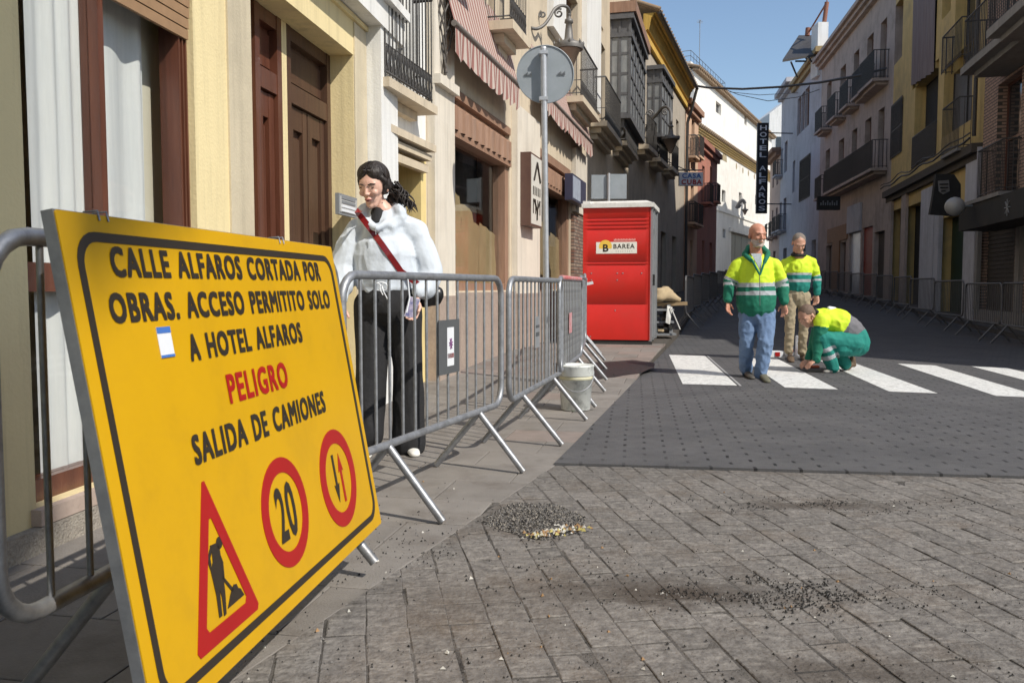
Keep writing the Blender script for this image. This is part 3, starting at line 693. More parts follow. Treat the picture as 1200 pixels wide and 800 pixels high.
for a, b, c, d in [(U(500), U(526), .95, 5.6), (U(599), U(627), .95, 3.75), (U(669), U(683), 2.6, 3.9)]: mb = MB(); mb.fbox(f, a+.03, b-.03, .003, .09, c, d); mb.build('pilaster', m_palecream, h3)
mb = MB(); mb.fbox(f, U(501), U(524), .003, .16, 3.2, 3.3); mb.build('capital', m_palecream, h3)
for a, b, c in ((U(680), U(697), 5.2), (U(640), U(655), 5.6)): mb = MB(); mb.fbox(f, a, b, .003, .12, c, 13.4); mb.build('white_pilaster', m_white, h3)
mb = MB()
for a, b in [(e0+.02, U(526)), (U(599), U(628))]: mb.fbox(f, a, b, .003, .14, -.1, .95)
mb.fbox(f, U(526), U(599), .003, .08, -.1, .98); mb.fbox(f, U(628), U(668), .003, .08, -.1, .98); mb.build('stone_base', m_granite, h3)
mb = MB(); mb.fbox(f, U(668.5), U(684), .003, .07, 0, 2.55); mb.build('brick_pier', m_brickdark, h3)
for k, (a, b, c, d) in enumerate((sh1, sh2)):
    fz0 = 2.87; mb = MB()
    mb.fbox(f, a, b, -.2, .02, 3.26, d-.02); mb.fbox(f, a, b, -.2, .03, fz0-.07, fz0); mb.fbox(f, a, b, -.2, -.06, fz0, 3.26)
    n = max(6, int((b-a)/.26))
    for i in range(n):
        u = a+(b-a)*(i+.5)/n; r_ = (b-a)/n*.46; vs = []
        for z in (fz0, 3.14, 3.2):
            rr = r_ if z < 3.15 else r_*.35
            vs += [f.P(u+rr*cos(t), -.065+rr*1.0*sin(t), z) for t in np.linspace(0, pi, 7)]
        mb.add(vs, [(q*7+j, q*7+j+1, (q+1)*7+j+1, (q+1)*7+j) for q in (0, 1) for j in range(6)], 0)
    sf = mb.build('shopfront_frieze', m_shopwood, h3)
    mb = MB(); t = .09
    for x in (a, b-t-.1): mb.fbox(f, x, x+t+(.1 if x > a else 0), -.2, -.02, c, fz0-.07)
    mb.fbox(f, a+t, b-t-.1, -.2, -.03, c, c+.1); sw = mb.build('shop_window', m_shopwood, h3)
    mb = MB(); mb.fbox(f, a+t, b-t-.1, -.13, -.12, c+.1, fz0-.07); mb.build('pane', m_glass, sw)
    mb = MB(); mb.fbox(f, a-.02, b+.02, -.55, -.5, c-.05, 3.3); mb.build('dark_interior', m_dark, sw)
    # sheets of brown paper taped inside the glass, ragged upper edge
    ns = 3
    for s_ in range(ns):
        u0_ = a+t+.01+(b-a-t*2-.1)*s_/ns; u1_ = a+t+(b-a-t*2-.1)*(s_+1)/ns-.012*(s_ % 2)
        top0 = 2.28-.16*s_+random.uniform(-.05, .05)+(.1 if k else 0); mb = MB(); n = 14; vs = []
        for i in range(n+1):
            u = u0_+(u1_-u0_)*i/n; zt = top0-.12*(i/n)+.05*noise.noise(Vector((u*5, k*3, s_)))-(.12 if (s_ == 1 and i > 9) else 0)
            for j in range(6): z = c+.08+(zt-c-.08)*j/5; vs.append(f.P(u, -.16+.012*noise.noise(Vector((u*4, z*4, k)))*2-.005*s_, z))
        mb.add(vs, [(i*6+j, (i+1)*6+j, (i+1)*6+j+1, i*6+j+1) for i in range(n) for j in range(5)], 0, True); mb.build('paper_sheet', m_kraft, sw)
# rope of cables down the corner pilaster
mb = MB()
for k in range(5):
    pts = []
    for i in range(24):
        z = 3.35+i*.16; pts.append(f.P(U(508)+.09*sin(i*.9+k*1.3)+.03*k, .13+.03*cos(i*1.7+k*2), z))
    mb.tube(pts, .011, 5)
tag(mb.build('wall_cables', m_grille), 'tangled cables running up the cream pilaster beside the first awning', 'cables')
def awning(px0, py0, px1, py1, label, w=.20, rise=.85, val=.34):
    a, ha = f.hit(px0, py0, w); b, hb_ = f.hit(px1, py1, w); h = (ha+hb_)/2
    t_ = thing('awning', label, 'awning', tuple(f.P(a, 0, h)), 'striped awnings over the shopfronts')
    mb = MB(); n = 26; vs = []
    for i in range(n+1):
        u = a+(b-a)*i/n
        for j in range(5): q = j/4; vs.append(f.P(u, w*(1-q)+.03, h+rise*q-.05*sin(pi*q)+.01*sin(u*9)))
    mb.add(vs, [(i*5+j, (i+1)*5+j, (i+1)*5+j+1, i*5+j+1) for i in range(n) for j in range(4)], 0, True); mb.build('canopy', m_awn, t_)
    mb = MB(); n = int((b-a)/.3)*8; vs = []
    for i in range(n+1):
        u = a+(b-a)*i/n; sc_ = abs(sin(pi*i/8))*.07
        for q in (0, .5, 1): vs.append(f.P(u, w+.035+.02*sin(u*17)*q, h-.03-(val-.07+sc_)*q))
    mb.add(vs, [(i*3+j, (i+1)*3+j, (i+1)*3+j+1, i*3+j+1) for i in range(n) for j in range(2)], 0, True); mb.build('valance', m_awn, t_)
    mb = MB(); mb.tube([f.P(a-.03, w+.03, h), f.P(b+.03, w+.03, h)], .035, 8)
    for u in (a+.15, b-.15): mb.tube([f.P(u, w, h), f.P(u+.1, w*.5, h-.12), f.P(u, 0, h+.1)], .018, 6)
    mb.build('frame', M('awning_tube', (.22, .19, .17), (.16, .14, .12), .5, 9), t_)
awning(530, 32, 606, 98, 'longer pink striped awning nearest the balcony house')
awning(634, 116, 692, 160, 'shorter pink striped awning behind the round traffic sign', .20, .75, .3)
# box sign on the second pilaster
a, b, c, d = f.R(615, 178, 628, 268, .16)
t_ = thing('wall_sign', 'tall pale shop sign in a brown box fixed to the pilaster between the two shopfronts', 'sign', tuple(f.P(a, 0, c)))
mb = MB(); mb.fbox(f, a, b, .003+.09, .25, c, d); mb.build('sign_box', M('brown_metal', (.13, .07, .05), (.10, .05, .04), .5, 6), t_)
mb = MB(); mb.fbox(f, a+.03, b-.03, .25, .258, c+.03, d-.03); mb.build('sign_face', M('pale_sign_face', (.66, .64, .58), (.6, .58, .52), .5, 5), t_)
mb = MB(); cu = (a+b)/2; ww = (b-a)
for z, k, sw_ in ((d-.62, 5, .13), (d-.9, 4, .22), (d-1.15, 6, .07)):
    if z < c+.05: continue
    for i in range(k): u = a+ww*(.2+.6*i/(k-1)); mb.fbox(f, u-.03, u+.02, .258, .262, z, z+sw_)
mb.tube([f.P(cu-.22, .262, d-.4), f.P(cu, .262, d-.12), f.P(cu+.22, .262, d-.4)], .022, 5); mb.tube([f.P(cu-.2, .262, c+.4), f.P(cu, .262, c+.25), f.P(cu, .262, c+.1)], .02, 5); mb.tube([f.P(cu+.2, .262, c+.4), f.P(cu, .262, c+.25)], .02, 5)
mb.build('lettering', m_signblack, t_)
# blue-grey box sign by the brick pier
a, b, c, d = f.R(668, 203, 684, 243, .2); t_ = thing('small_box_sign', 'small bluish box sign above the brick pier beside the red toilet', 'sign', tuple(f.P(a, 0, c)))
mb = MB(); mb.fbox(f, a, b, .1, .25, c, d); mb.build('sign_box', M('navy', (.05, .05, .09), rough=.4), t_)
mb = MB(); mb.fbox(f, a+.04, a+(b-a)*.55, .25, .256, c+.04, d-.04); mb.build('sign_face', M('pale_blue', (.45, .5, .58), (.3, .33, .42), .4, 9), t_)

# --- cream building with enclosed glass balconies
def mirador(root, fc, u0, u1, dep, h0, h1_, rows, mat, label=None):
    mb = MB(); t = .07
    mb.fbox(fc, u0, u1, -.05, dep, h0-.12, h0); mb.fbox(fc, u0+.15, u1-.15, -.05, dep-.18, h0-.34, h0-.12); mb.fbox(fc, u0-.08, u1+.08, -.05, dep+.08, h1_-.14, h1_); mb.fbox(fc, u0-.02, u1+.02, -.05, dep+.03, h1_-.6, h1_-.5)
    n = max(3, int((u1-u0)/.62)); rowz = [h0+(h1_-.5-h0)*i/rows for i in range(rows+1)]
    for i in range(n+1): u = u0+(u1-u0-t)*i/n; mb.fbox(fc, u, u+t, dep-t, dep, h0, h1_-.14)
    for i in range(2): w = -.02+(dep-t)*i/2; [mb.fbox(fc, x, x+t, w, w+t, h0, h1_-.14) for x in (u0, u1-t)]
    for z in rowz: mb.fbox(fc, u0+.01, u1-.01, -.02, dep-.005, z-.035, z+.035)
    mb.fbox(fc, u0+.02, u1-.02, 0, dep-.03, h1_-.5, h1_-.14)
    # pendant drops under the floor
    for i in range(5): u = u0+.3+(u1-u0-.6)*i/4; mb.lathe(fc.P(u, dep*.5, h0-.55), [(.01, 0), (.07, .08), (.05, .2), (.09, .24)], 8)
    o_ = mb.build('glazed_balcony', mat, root, label=label)
    p = MB()
    for i in range(n):
        ua = u0+(u1-u0-t)*i/n+t; ub = u0+(u1-u0-t)*(i+1)/n
        for j in range(rows):
            p = MB(); p.fbox(fc, ua, ub, dep-t*.6, dep-t*.5, rowz[j]+.035, rowz[j+1]-.035); p.build('pane', m_mirglass, o_)
    for x in (u0+.02, u1-.05):
        for j in range(rows): p = MB(); p.fbox(fc, x, x+.02, .03, dep-t, rowz[j]+.035, rowz[j+1]-.035); p.build('pane', m_mirglass, o_)
    return o_
m_mirglass = M('dusty_pane', (.16, .17, .18), (.30, .31, .31), .25, 1.6, dscale=3, dirt=(.42, .42, .40), mapv=(2, 6, .8))
m_mir = M('grey_joinery', (.13, .13, .135), (.09, .09, .095), .6, 9)
h4 = thing('glazed_balcony_building', 'cream building with a tall grey glazed balcony beyond the shops', 'building', (3, 23, 0))
e0, e1 = U(712)-.6+.6, f.L
c0, c1 = U(712)+.15, U(754, .56)
m1h0, m1h1 = f.Hh(735, 126, .56), f.Hh(735, 2, .56)
bD = (U(716), U(746, .4), f.Hh(716, 164))
og = [(U(716), U(722), .2, 3.0), (U(727), U(734), .2, 2.9)]
mb = MB(); wall(mb, f, e0, f.L, -.1, 15, og); body_box(mb, f, e0, f.L, 15, 8, -.6); mb.build('wall', m_shopcream, h4)
for o in og: panel(h4, f, o, m_doorwood, 'door', .2, False, 2)
mirador(h4, f, c0, c1, .56, m1h0, m1h1, 4, m_mir)
balcony(h4, f, bD[0], bD[1], .42, bD[2], 1.0, m_shopcream, .36, 3, .13)
mb = MB(); mb.fbox(f, c0-.1, c1+.1, -.05, .7, m1h1+.02, m1h1+.3); mb.build('cornice', m_shopwood, h4)

# --- yellow-eaved building
f = FL3; U = f.U
h5 = thing('yellow_eaved_building', 'old building with bright yellow eaves and dark iron balconies', 'building', (5, 33, 0))
ye = f.Hh(792, 74, .5)
og = []; bl = []
for px0, px1, py in ((745, 753, 170), (760, 767, 185), (775, 781, 195)):
    hh = f.Hh(px0, py); og.append((U(px0), U(px1), hh, hh+2.2)); bl.append((U(px0)-.3, U(px1)+.3, hh))
dg = [(U(741), U(748), .4, 3.1), (U(757), U(764), .45, 3.2), (U(774), U(780), .6, 3.3), (U(787), U(792), .7, 3.3)]
ug = [(U(px0), U(px1), ye-3.1, ye-1.4) for px0, px1 in ((746, 751), (790, 793))]
mb = MB(); wall(mb, f, 0, f.L, -.1, ye+.2, og+dg+ug); body_box(mb, f, 0, f.L, ye+.2, 8, -.6); mb.build('wall', plaster('grey_cream_plaster', (.50, .44, .36), .85, damt=.6), h5)
for o in og: window(h5, f, o, m_shopwood, m_glassdark, .2)
for o in ug: window(h5, f, o, m_wood, m_glassdark, .2, 0)
for o in dg: panel(h5, f, o, m_doorwood, 'door', .2, False, 1)
for a, b, h in bl: balcony(h5, f, a, b, .45, h, 1.0, m_shopcream, .3, 2, .16, False)
mirador(h5, f, U(756)-.1, U(786, .55), .55, f.Hh(770, 150, .55), f.Hh(770, 66, .55), 3, m_mir)
mb = MB(); a, b = U(751), f.L
mb.fbox(f, a, b, -.1, .12, ye-.3, ye-.1)
P = f.P; pr_ = [(.04, -.35), (.10, .0), (.16, .03), (.28, .42), (.33, .45), (.36, .54), (.44, .56)]
mb.add([P(x, w_, ye+z_) for x in (a, b) for w_, z_ in pr_], [(i, i+1, i+8, i+7) for i in range(6)]); mb.add([P(b, w_, ye+z_) for w_, z_ in pr_]+[P(b, 0, ye+.56), P(b, 0, ye-.1)], [tuple(range(9))]); mb.add([P(a, w_, ye+z_) for w_, z_ in pr_]+[P(a, 0, ye+.56), P(a, 0, ye-.1)], [tuple(reversed(range(9)))])
mb.build('eaves', m_eaveyellow, h5)
mb = MB(); z = ye+.58; vs = []
mb.add([f.P(a, .5, z), f.P(b, .5, z), f.P(b, -3.5, z+1.6), f.P(a, -3.5, z+1.6), f.P(a, .5, z+.06), f.P(b, .5, z+.06), f.P(b, -3.5, z+1.7), f.P(a, -3.5, z+1.7)], [(0, 1, 2, 3), (7, 6, 5, 4), (0, 4, 5, 1), (1, 5, 6, 2), (3, 2, 6, 7), (0, 3, 7, 4)])
u = a
while u < b-.2:
    mb.tube([f.P(u, .58, z+.07), f.P(u, -3.5, z+1.72)], .09, 6); u += .42
mb.build('roof', m_rooftile, h5)
mb = MB(); mb.tube([f.P(b-.1, .55, z-.02), f.P(b-.05, .3, z-1.0), f.P(b-.05, .12, z-1.6), f.P(b-.05, .12, .5)], .07, 8); mb.tube([f.P(a, .56, z-.01), f.P(b, .56, z-.01)], .07, 8); mb.build('gutter', m_iron, h5)

# --- peach house, pink house
f = FL4; U = f.U
def house(name, label, fc, u0, u1, h1_, mat, wins, cornice=None, cmat=None, dep=8, doors=(), group=None, frame=m_shopwood, top=.25, cw=.3):
    t = thing(name, label, 'house', tuple(fc.P((u0+u1)/2, -1, 0)), group)
    ws = [w_ for w_ in wins]; mb = MB(); wall(mb, fc, u0, u1, -.1, h1_, [w_[:4] for w_ in ws]+[d_[:4] for d_ in doors]); body_box(mb, fc, u0, u1, h1_, dep, -.5); mb.build('wall', mat, t)
    for w_ in ws:
        gr = len(w_) > 4 and w_[4] == 'g'; window(t, fc, w_, frame, m_glassdark, .2, 1 if w_[1]-w_[0] > .7 else 0, 0, grille=gr)
        if len(w_) > 4 and w_[4] == 'b': balcony(t, fc, w_[0]-.25, w_[1]+.25, .5, w_[2], 1.0, cmat or mat, .2, 2, .15, False)
    for d_ in doors: panel(t, fc, d_, d_[4], 'door' if len(d_) < 6 else d_[5], .2, len(d_) > 5)
    if cornice:
        mb = MB(); mb.fbox(fc, u0-.05, u1+.05, -.2, cw, h1_-top, h1_+.02); mb.fbox(fc, u0, u1, -.1, cw*.55, h1_-top*2, h1_-top); mb.build('cornice', cornice, t)
    return t
hp_ = f.Hh(818, 132); um = U(816)
wl = [(U(802.5), U(805), 7.4, 9.3, 'b'), (U(808), U(811.5), 7.6, 9.5, 'b'), (U(802.5), U(805), 4.2, 6.2, 'b'), (U(808), U(811.5), 4.2, 6.2, 'b')]
house('peach_house', 'tall peach house with brown cornice beyond the yellow eaves', f, 0, um, hp_, plaster('peach_plaster', (.70, .47, .32), .92), wl, plaster('brown_cornice', (.42, .25, .17), .85), None, doors=[(U(802), U(804), .9, 3.4, m_doorwood), (U(808), U(811), .9, 3.4, m_doorwood)])
wl = [(U(821), U(824), 5.6, 7.6, 'b'), (U(830), U(832.5), 5.9, 7.9, 'b')]
hq = f.Hh(838, 180)
house('pink_house', 'salmon pink house with red cornice beside the white church wall', f, um+.02, f.L-.02, hq, plaster('salmon_plaster', (.52, .22, .16), .9), wl, plaster('red_cornice', (.40, .17, .12), .85), None, doors=[(U(822), U(825), 1.1, 3.6, m_doorwood), (U(831), U(834), 1.1, 3.6, m_doorwood)])

# --- white church-like building behind
f = FL5; U = f.U
h6 = thing('white_church_building', 'large whitewashed building with tiled eaves closing the end of the street', 'building', (22, 82, 0))
he = f.Hh(880, 196); L5 = f.L+6
m_lime = plaster('limewash', (.84, .81, .75), .96, (.5, .45, .36), .4)
wn = [f.R(846, 222, 850, 238), f.R(866, 225, 869, 241), f.R(885, 228, 888, 241), f.R(847, 268, 850, 279), (U(856), U(884), 1.2, f.Hh(870, 275))]
arch = f.hit(849, 187)
mb = MB(); wall(mb, f, -9, L5, 0, he, wn, .35); body_box(mb, f, -9, L5, he, 9, -.6); mb.build('wall', m_lime, h6)
for o in wn[:4]: window(h6, f, o, m_iron, m_glassdark, .3, 0, 0, t=.05)
panel(h6, f, wn[4], m_doorwood, 'gate', .3, False, 4)
mb = MB(); zz = f.Hh(855, 250); mb.fbox(f, 0, L5, 0, .1, zz-.12, zz+.1); mb.fbox(f, U(853), U(887), 0, .18, wn[4][3], wn[4][3]+.35); mb.build('string_course', m_lime, h6)
mb = MB()
for cx, cy, r_ in ((849, 189, .95), (863, 195, .3), (870.5, 200, .3), (877, 203, .3), (884, 207, .3)):
    uu, hh = f.hit(cx, cy); vs = [f.P(uu+r_*cos(t), .012, hh+r_*(.9 if r_ > .5 else 1)*sin(t)) for t in np.linspace(0, pi if r_ > .5 else 2*pi, 14)]; mb.add(vs, [tuple(range(14))])
mb.build('arched_niche', M('niche_ochre', (.45, .36, .22), (.3, .25, .16), .9, 3), h6)
mb = MB()
for k in range(4): mb.fbox(f, -9.3, L5, -.1, .10+.10*k, he-.3+.15*k, he-.3+.15*k+.16)
mb.build('eaves', plaster('ochre_eaves', (.55, .38, .15), .8), h6)
mb = MB(); z = he+.32; P = f.P
mb.add([P(-9.4, .5, z), P(L5, .5, z), P(L5, -3, z+1.1), P(-9.4, -3, z+1.1)], [(0, 1, 2, 3)])
u = -9.3
while u < L5: mb.tube([P(u, .6, z+.05), P(u, -3, z+1.2)], .16, 5); u += .6
mb.build('roof', m_rooftile, h6)
# upper volume, set back
w_ = -3.0; ua, ub = f.U(812, w_)-.5, f.U(893, w_); hu = f.Hh(880, 140, w_)
wo_ = [(*f.R(839, 118, 845, 136, w_),), (*f.R(872.5, 131, 875, 148, w_),)]
mb = MB(); wall(mb, f, ua, ub+5, 4, hu, wo_, .3, w=w_); mb.fbox(f, ua, ub+5, -9, w_-.35, 4, hu); mb.fbox(f, ua, ua+.04, w_-.4, w_-.01, 4, hu); mb.fbox(f, ua, ub+5, w_-.4, w_-.02, hu-.1, hu)
for o in wo_: mb.fbox(f, o[0]-.1, o[1]+.1, w_-.34, w_-.3, o[2]-.1, o[3]+.1, 1)
mb.build('upper_wall', [m_lime, m_glassdark], h6)
mb = MB(); mb.add([P(ua-.3, w_+.5, hu+.02), P(ub+5, w_+.5, hu+.02), P(ub+5, -8, hu+1.6), P(ua-.3, -8, hu+1.6)], [(0, 1, 2, 3)]); mb.fbox(f, ua-.3, ub+5, w_-.1, w_+.45, hu-.22, hu)
u = ua-.2
while u < ub+5: mb.tube([P(u, w_+.6, hu+.05), P(u, -8, hu+1.66)], .16, 5); u += .6
mb.build('upper_roof', m_rooftile, h6)
mb = MB(); wt = -4.5; u0_, u1_ = f.U(806, wt), f.U(846, wt); ht_ = f.Hh(838, 100, wt); mb.fbox(f, u0_, u1_, -9, wt, hu-1, ht_+.2); mb.build('roof_terrace', m_lime, h6)
mb = MB(); zt = ht_+.2
for i in range(14): u = u0_+(u1_-u0_)*i/13; mb.tube([P(u, wt, zt), P(u, wt, zt+1.0)], .022, 4)
for z_ in (zt+.5, zt+1.0): mb.tube([P(u0_, wt-3, z_), P(u0_, wt, z_), P(u1_, wt, z_), P(u1_, wt-3, z_)], .03, 4)
mb.build('terrace_railing', m_iron, h6)
q = P(f.U(816, wt-1), wt-1, zt); ta = thing('roof_antenna', 'thin rooftop antenna mast on the white terrace', 'antenna', tuple(q))
mb = MB(); ztop = W(816, 24, q.y).z; mb.tube([q, (q.x, q.y, ztop)], .035, 6); mb.build('mast', m_greyplastic, ta)
mb = MB()
for dz, l in ((0, .35), (-.15, .3), (.12, .2)): mb.tube([(q.x-l, q.y, ztop+dz-.1), (q.x+l, q.y+.1, ztop+dz-.1)], .02, 4)
mb.tube([(q.x, q.y-.5, ztop-.12), (q.x, q.y+.5, ztop-.12)], .02, 4); mb.build('aerial', m_greyplastic, ta)

# ------------------------------------------------------------------ right row of houses (self-shaded)
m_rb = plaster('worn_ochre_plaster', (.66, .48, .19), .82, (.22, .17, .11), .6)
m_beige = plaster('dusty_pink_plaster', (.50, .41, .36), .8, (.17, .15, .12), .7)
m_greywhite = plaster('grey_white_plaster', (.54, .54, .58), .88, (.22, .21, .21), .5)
m_shut = M('roller_shutter_grey', (.09, .08, .075), (.06, .055, .05), .6, 9)
f = FR1; U = f.U
ub_ = U(1146); us_ = U(1300)
r1 = thing('brick_building', 'dark brick apartment building with jutting concrete balcony at the right edge', 'building', (11, 17, 0))
wb = f.R(1170, 100, 1193, 222); gsh = (*f.R(1150, 262, 1186, 380)[:2], .15, f.Hh(1168, 262))
bh = f.Hh(1117, 96, .9); wd2 = (f.U(1210), f.U(1232), bh, bh+2.3)
u128 = (Vector((9.56, 12.8))-f.O).dot(f.D)
dl = [wb, gsh, wd2, (U(1196), U(1206), .15, 2.9), (f.U(1150), f.U(1158), bh+.1, bh+2.3)]
mb = MB(); wall(mb, f, u128, ub_, -.1, 15, dl); body_box(mb, f, u128, ub_, 15, 9, -.5); mb.build('wall', m_brick, r1)
window(r1, f, wb, m_wood, m_glassdark, .25, 0, 1); window(r1, f, wd2, m_wood, m_glassdark, .25); window(r1, f, dl[4], m_wood, m_glassdark, .25, 0)
mb = MB(); mb.fbox(f, wb[0]-.15, wb[1]+.15, .0, .35, wb[2]-.12, wb[2]-.02); b_ = mb.build('balcony', m_iron, r1); mb = MB(); railing(mb, f, wb[0]-.12, wb[1]+.12, .33, wb[2]-.02, 1.1, .1, False); mb.build('railing', m_iron, b_)
panel(r1, f, gsh, m_shut, 'roller_shutter', .2, True); panel(r1, f, dl[3], m_dark, 'door', .25)
m_conc = plaster('grey_concrete', (.27, .26, .25), .8)
uf, un = f.U(1117, .9), f.U(1166, .9); ud = u128
for (a, b, w_, hh) in ((ud, uf, .9, bh), ):
    mb = MB(); mb.fbox(f, a, b, -.05, w_, hh, hh+.16); mb.fbox(f, a, b-.25, -.05, w_-.22, hh-.12, hh); mb.fbox(f, a, un, w_, w_+.32, hh+.003, hh+.163); mb.fbox(f, a, un-.2, w_-.22, w_+.12, hh-.117, hh-.003)
    b_ = mb.build('balcony', m_conc, r1); mb = MB(); railing(mb, f, un, b-.05, w_-.06, hh+.16, 1.05, .11, False); railing(mb, f, a, un, w_+.26, hh+.16, 1.05, .11, False); mb.build('railing', m_iron, b_)
mb = MB(); mb.fbox(f, u128, ub_, .003, .08, -.1, .5); mb.fbox(f, U(1149), U(1134)-.05, .003, .10, .5, f.Hh(1140, 265)); mb.fbox(f, U(1199), U(1194), .003, .1, .5, 3.0); mb.build('stone_pillar', m_conc, r1)
# black awning box over the shutter
a, ha = f.hit(1124, 243, .9); b = f.U(1196, .9); t_ = thing('black_shop_awning', 'black box awning with white edge above the roller shutter', 'awning', tuple(f.P(a, 0, ha)))
mb = MB(); mb.fbox(f, b, a, .1, .9, ha-.55, ha-.02); mb.build('box', m_black, t_)
mb = MB(); mb.fbox(f, f.U(1168, .9), a+.02, .1, .93, ha-.02, ha+.06); mb.build('edge_strip', m_conc, t_)
mb = MB(); uu, hh = f.hit(1181, 243, .9)
for k in range(4): t = k*pi/4; mb.tube([f.P(uu-.16*cos(t), .91, hh-.16*sin(t)), f.P(uu+.16*cos(t), .91, hh+.16*sin(t))], .012, 4)
mb.build('star_emblem', m_greyplastic, t_)
q = W(1119, 242, 18.6); t_ = tag(MB().build('globe', m_white), '', '') if False else None
mb = MB(); mb.lathe((q.x, q.y, q.z), [(.205*cos(t), .205*sin(t)) for t in np.linspace(-pi/2+.1, pi/2-.1, 9)], 16); mb.tube([(q.x, q.y, q.z), (q.x+.9, q.y+.2, q.z+.05)], .02, 6)
tag(mb.build('globe_lamp', M('opal_glass', (.34, .34, .33), rough=.3)), 'unlit white globe lamp on the wall beside the black awning', 'lamp')
# pointed dark hanging sign with a pale plate
t_ = thing('hanging_sign', 'dark coffin-shaped hanging sign with a pale plate on the ochre building', 'sign', tuple(W(1105, 228, 20.5)))
Yq = 20.5; pts = [W(x, y, Yq) for x, y in [(1097, 204), (1118, 204), (1126, 216), (1126, 238), (1117, 253), (1090, 251), (1094, 228)]]
mb = MB(); n = len(pts); back = [p+Vector((0.02, .14, 0)) for p in pts]; mb.add(pts+back, [tuple(range(n)), tuple(reversed(range(n, 2*n)))]+[(i, i+n, (i+1) % n+n, (i+1) % n) for i in range(n)]); mb.build('board', m_black, t_)
pts = [W(x, y, Yq-.012) for x, y in [(1099, 212), (1112, 211), (1113, 224), (1105, 228), (1100, 224)]]; mb = MB(); mb.add(pts, [tuple(range(5))]); mb.build('plate', m_conc, t_)
mb = MB(); [mb.tube([W(x0, y, Yq-.02), W(x1, y-.3, Yq-.02)], .018, 4) for x0, x1, y in ((1101, 1111, 216), (1102, 1111, 220), (1103, 1108, 224))]; mb.build('lettering', m_black, t_)

uy0, uy1 = ub_+.01, U(1039)
r2 = thing('ochre_building', 'grimy ochre building with curtained opening and loggias on the right', 'building', (13, 26, 0))
op = [f.R(1048, 10, 1057, 66), f.R(1073, -20, 1096, 80), f.R(1073, 96, 1097, 182), f.R(1046, 126, 1057, 177), f.R(1107, 78, 1138, 140), f.R(1105, -20, 1114, 12), f.R(1121, -30, 1141, 66)]
gd = [(*f.R(1104, 250, 1131, 380)[:2], .15, f.Hh(1118, 252)), (*f.R(1062, 262, 1078, 380)[:2], .2, f.Hh(1070, 240)), (*f.R(1046, 250, 1056, 380)[:2], .3, f.Hh(1050, 246))]
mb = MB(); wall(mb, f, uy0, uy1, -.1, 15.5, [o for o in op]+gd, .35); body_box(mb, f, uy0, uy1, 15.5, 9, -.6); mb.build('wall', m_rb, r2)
window(r2, f, op[0], m_wood, m_glassdark, .3, 0); window(r2, f, op[3], m_iron, m_glassdark, .3, 0, 1, grille=True)
fr = window(r2, f, op[4], m_iron, M('grey_blind', (.13, .13, .135), (.10, .10, .105), .7, 6), .3, 1)
window(r2, f, op[5], m_iron, m_glassdark, .34, 0); window(r2, f, op[6], m_iron, m_glassdark, .34, 1); window(r2, f, op[1], m_iron, m_dark, .34, 0); window(r2, f, op[2], m_rb, m_dark, .34, 0)
mb = MB(); a, b, c, d = op[1]; n = 26; vs = []
for i in range(n+1):
    u = a+(b-a)*i/n
    for j in range(6): z = c-.1+(d-c+.1)*j/5; vs.append(f.P(u, .04+.05*sin(i*1.1)*(1-j/6)+.03*j/5, z+(.25*(1-j/5)*(u-a)/(b-a))))
mb.add(vs, [(i*6+j, (i+1)*6+j, (i+1)*6+j+1, i*6+j+1) for i in range(n) for j in range(5)], 0, True); mb.build('curtain', M('grey_striped_curtain', (.25, .21, .21), (.17, .13, .13), .9, 3, mapv=(1, 9, .4)), r2)
mb = MB(); a, b, c, d = op[2]; mb.fbox(f, a+.02, a+(b-a)*.55, -.2, -.02, c, c+1.0); railing(mb, f, a, b, .05, c, 1.0, .1, False); mb.build('railing', m_iron, r2)
a, b, c, d = f.R(1120, 128, 1139, 172); b_ = MB(); b_.fbox(f, a, b, .0, .35, c-.08, c); bb = b_.build('balcony', m_conc, r2); mb = MB(); railing(mb, f, a, b, .32, c, d-c, .12, False); mb.build('railing', m_iron, bb)
a, b, c, d = op[6]; mb = MB(); railing(mb, f, a, b, .3, c, 1.0, .12, False); mb.build('railing', m_iron, r2)
lh = f.Hh(1080, 205, .2)
mb = MB(); mb.fbox(f, uy0, uy1, -.02, .25, lh-.12, lh+.1); mb.fbox(f, uy0, uy1, -.02, .12, lh-.3, lh-.12); mb.build('ledge', M('dark_moulding', (.10, .085, .07), (.07, .06, .05), .9, 8), r2)
for px0, px1, py in ((1081, 1097, 222), (1098, 1103, 222), (1133, 1146, 205)): mb = MB(); mb.fbox(f, U(px0), U(px1), .003, .12, -.1, f.Hh(1088, py)); mb.build('white_pillar', m_greywhite, r2)
for px0, px1 in ((1057, 1062), (1039.5, 1045)): mb = MB(); mb.fbox(f, U(px0), U(px1), .003, .1, -.1, lh-.3); mb.build('pillar', m_beige, r2)
panel(r2, f, gd[0], M('dark_green_paint', (.012, .04, .022), (.01, .03, .018), .5, 5), 'door', .3, False, 2); panel(r2, f, gd[1], m_dark, 'door', .3, False, 1); panel(r2, f, gd[2], m_shut, 'roller_shutter', .3, True)
mb = MB(); pts = []
for i in range(20): u = uy0+(uy1-uy0)*i/19; pts.append(f.P(u, .3, lh+.22-.05*sin(i*1.3)))
mb.tube(pts, .03, 5); mb.tube([p+Vector((0, 0, .12+.04*sin(k))) for k, p in enumerate(pts)], .02, 5); mb.tube([f.P(uy0+.2, .15, lh+.3), f.P(uy0+.2, .15, 8.5)], .05, 6); tag(mb.build('facade_cables', m_iron), 'thick bundle of black cables along the ledge of the ochre building', 'cables')

